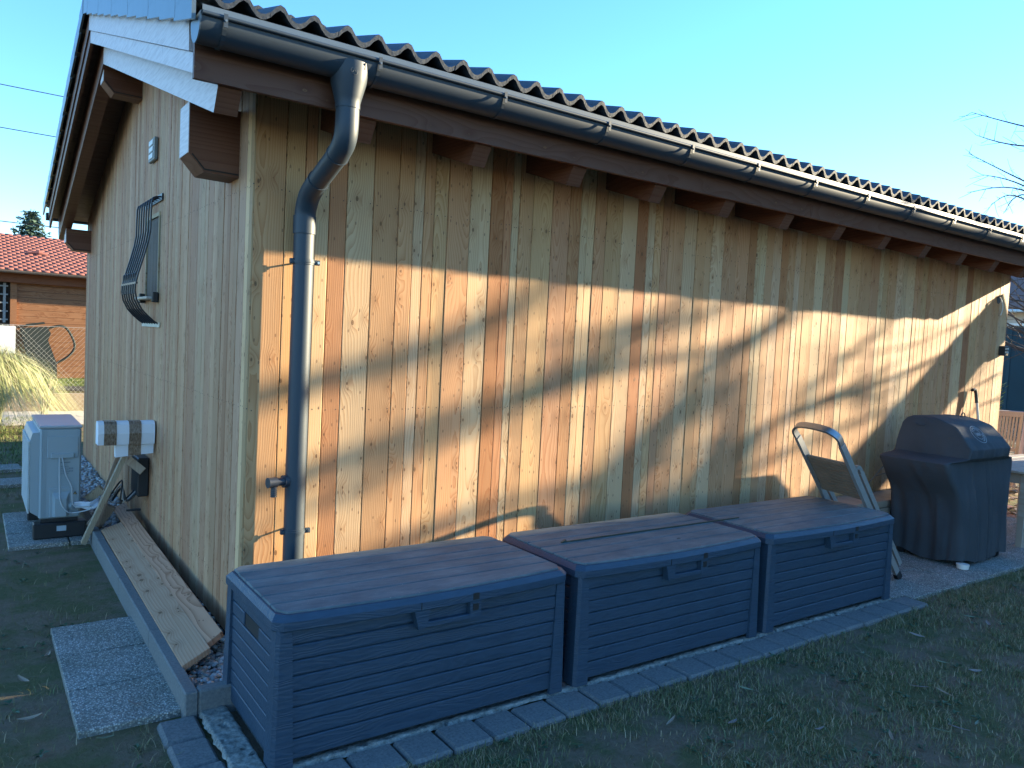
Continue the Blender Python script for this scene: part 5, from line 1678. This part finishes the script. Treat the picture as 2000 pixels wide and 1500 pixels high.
# tree at the right whose branch tips reach into the sky
rt = empty('bare_fruit_tree', (12.4, .35, 0)); tag(rt, 'bare tree whose thin branches reach into the sky from the right edge', 'tree')
R1 = random.Random(5)
m = MB(); m.tube([(12.6, .25, -.03), (12.55, .28, 1.2), (12.5, .3, 2.4), (12.4, .35, 3.8), (12.3, .4, 5.0)], [.13, .11, .09, .06, .03], 8); m.build('trunk', M_bark, rt)
m = MB()
limbs = [((12.35, .4, 5.0), (11.42, 1.15, 5.2), (11.05, 1.77, 5.46)), ((12.3, .4, 4.9), (11.4, 1.25, 4.95), (11.2, 1.75, 5.15)),
         ((12.5, .35, 3.9), (11.56, 1.19, 4.45), (11.19, 1.83, 4.89)), ((12.5, .35, 3.7), (11.57, 1.19, 4.38), (11.33, 1.69, 4.58)),
         ((12.5, .35, 3.6), (11.6, 1.2, 4.32), (11.31, 1.86, 4.33)), ((12.5, .35, 3.3), (11.6, 1.2, 4.2), (11.46, 1.56, 4.15)), ((12.45, .35, 3.6), (11.65, 1.15, 4.25), (11.55, 1.43, 4.0))]
for l in limbs:
    pts = bez(l, 7); r0 = .020
    rs = [r0 * (1 - .82 * i / (len(pts) - 1)) for i in range(len(pts))]
    m.tube(pts, rs, 5, caps=False)
    for i in range(3, len(pts)):
        if R1.random() < .95:
            dd = (pts[i] - pts[i - 1]).normalized(); sd = Vector((R1.gauss(0, 1), R1.gauss(0, 1), R1.gauss(0, 1))).normalized()
            grow(m, pts[i], dd * .7 + sd, R1.uniform(.12, .34), .0042, 2, .5, .3, .35, R1)
m.build('branches', M_bark, rt)
# second bare tree beyond, seen in the gap under the roof
bt = empty('bare_background_tree', (21.5, 4.2, 0)); tag(bt, 'bare tree with tangled branches seen beyond the end of the wall', 'tree')
R2 = random.Random(11)
m = MB(); m.tube([(21.6, 3.6, -.03), (21.5, 3.7, 2.0), (21.4, 3.8, 3.2)], [.16, .13, .10], 8); m.build('trunk', M_bark, bt)
m = MB()
for k in range(26):
    a = R2.uniform(0, 6.28) if k > 12 else R2.uniform(1.2, 2.6)
    grow(m, (21.5, 3.7, R2.uniform(1.6, 3.6)), (math.cos(a), math.sin(a), R2.uniform(-.1, .7)), R2.uniform(1.6, 3.0), .035, 2, .45, .1, .35, R2)
m.build('branches', M_bark, bt)


# ---- things outside the frame that throw the shade (to the right, towards the sun)
def SP(X, Z, s):  # the point whose shadow falls at (X, Z) on the long wall, s metres out
    return Vector((X + 4.6 * s, -s, Z + 1.2 * s))
# unseen house-shaped block, added to keep the lawn in shade
bn = empty('lawn_shade_block', (32, -10, 0)); tag(bn, 'unseen house shaped block added towards the sun to shade the lawn', 'shade blocker')
m = MB(); m.box(9.5, 60, -15, -6.0, -.03, 7.28); m.build('wall', M_ren, bn)
m = MB(); m.prism([(-5.97, 7.30), (-10.5, 8.4), (-15.03, 7.30)], 9.3, 60.2, 'x'); m.build('roof', M_tile, bn)
# unseen beam, added and shaped to cast the diagonal shade band
cb = empty('shade_band_beam', (11.5, -1.5, 2.6)); tag(cb, 'unseen beam added past the right wall end to cast the diagonal shade band', 'canopy')
cv = [SP(8.16, 2.47, .32), SP(7.28, 1.95, .75), SP(6.4, 1.38, 1.15), SP(5.5, .82, 1.7), SP(4.4, .30, 2.3), SP(3.2, -.35, 2.8)]
cl = [SP(8.46, 2.03, .34), SP(7.68, 1.60, .77), SP(7.0, 1.12, 1.15), SP(6.1, .50, 1.7), SP(5.2, -.05, 2.3), SP(4.2, -.75, 2.8)]
m = MB()
n_ = Vector((0, .04, 0))
rings = []
for a, b in zip(cv, cl): rings.append([a, a + n_, b + n_, b])
m.loft(rings); m.build('beam', M_paint, cb)
m = MB(); m.box(16.0, 16.12, -2.55, -2.43, -.03, 3.0); m.build('post', M_paint, cb)  # invented support for the added beam
# the tree whose limbs streak the wall
st = empty('old_apple_tree', SP(3.75, -4.0, 3.4)[:2] + (0,)); tag(st, 'old bare apple tree between the added shade block and the garden house', 'tree')
R3 = random.Random(3)
m = MB()
m.tube([SP(3.6, -4.11, 3.4), SP(3.62, -1.6, 3.4), SP(3.68, .4, 3.4), SP(3.78, 1.0, 3.4), SP(3.95, 1.5, 3.4)], [.15, .11, .08, .06, .04], 10); m.build('trunk', M_bark, st)
m = MB()
def limb(pts, s0, s1, r0, r1, twigs=.5, tl=.5):
    r0 *= .8; r1 *= .8
    n = len(pts)
    P = bez([SP(x, z, s0 + (s1 - s0) * i / (n - 1)) for i, (x, z) in enumerate(pts)], 6)
    rs = [r0 + (r1 - r0) * i / (len(P) - 1) for i in range(len(P))]
    m.tube(P, rs, 8, caps=False)
    for i in range(2, len(P)):
        if R3.random() < twigs:
            dd = (P[i] - P[i - 1]).normalized(); sd = Vector((R3.gauss(0, 1), R3.gauss(0, .5), R3.gauss(0, .8))).normalized()
            grow(m, P[i], dd + sd * .8, R3.uniform(.4, 1.0) * tl, min(.012, rs[i] * .4), 1, .4, .1, .3, R3)
limb([(3.9, 2.45), (2.92, 1.93), (2.61, 1.77), (2.19, 1.54), (1.62, 1.35), (1.22, 1.26), (.9, 1.12), (.32, .93), (-.4, .75)], 3.3, 3.5, .05, .075, .3)
limb([(2.4, 1.52), (1.62, 1.26), (1.22, 1.12), (.9, .98), (.32, .72)], 3.4, 3.2, .05, .04, .3)
limb([(2.6, 2.4), (1.84, 2.06), (1.61, 1.91), (1.11, 1.66), (.66, 1.50), (.1, 1.37), (-.4, 1.2)], 3.4, 3.6, .06, .085, .3)
limb([(1.75, 1.92), (1.3, 1.72), (.9, 1.55), (.3, 1.40)], 3.3, 3.5, .05, .05, .3)
limb([(4.57, 2.07), (4.05, 1.81), (3.57, 1.59), (3.14, 1.29), (2.7, .97), (2.3, .56), (2.0, .1)], 2.9, 3.4, .045, .085, .3)
limb([(3.95, 1.60), (3.42, 1.29), (3.06, .99), (2.71, .52), (2.5, .1)], 3.2, 3.4, .045, .08, .3)
limb([(3.75, 1.10), (3.52, .89), (3.26, .63), (3.0, .1)], 3.3, 3.4, .05, .07, .3)
limb([(3.7, .35), (3.0, .5), (2.3, .68), (1.51, .66), (1.02, .55), (.6, .35)], 3.4, 3.2, .05, .05, .3)
limb([(4.6, 2.3), (4.34, 2.05), (3.98, 1.84), (3.4, 1.68), (2.88, 1.60), (2.4, 1.58), (1.9, 1.5)], 2.6, 3.2, .05, .035)
limb([(3.9, 2.25), (3.62, 2.07), (3.27, 1.96), (2.96, 1.87), (2.4, 1.82)], 2.9, 3.2, .035, .045)
limb([(3.75, .55), (4.2, 1.05), (4.58, 1.20), (5.22, 1.38), (5.61, 1.42), (6.45, 1.62), (7.54, 1.94), (7.99, 2.12)], 3.2, 1.2, .055, .012, .7, .6)
limb([(4.4, 1.15), (4.8, 1.38), (5.2, 1.62), (5.33, 1.72), (5.7, 1.9), (6.09, 2.15)], 2.8, 2.0, .03, .022, .6, .6)
limb([(5.33, 1.72), (6.41, 1.86), (7.17, 2.05), (7.96, 2.22)], 2.2, 1.2, .016, .010, .6, .5)
limb([(4.58, 1.2), (5.23, 1.32), (5.78, 1.29), (6.15, 1.16), (6.3, .9)], 2.6, 2.0, .022, .018, .6, .6)
limb([(3.9, .7), (4.99, 1.01), (5.57, 1.11), (5.9, 1.2)], 3.0, 2.3, .028, .018, .7, .6)
limb([(6.2, .7), (7.0, 1.2), (7.8, 1.45), (8.4, 1.62)], 1.8, 1.0, .02, .012, .6, .5)
limb([(6.6, 1.1), (7.4, 1.35), (8.2, 1.80), (8.5, 1.95)], 1.8, 1.0, .012, .010, .6, .5)
limb([(6.8, .7), (7.4, .95), (8.0, 1.25), (8.5, 1.32)], 1.8, 1.0, .016, .012, .6, .5)
m.build('branches', M_bark, st)
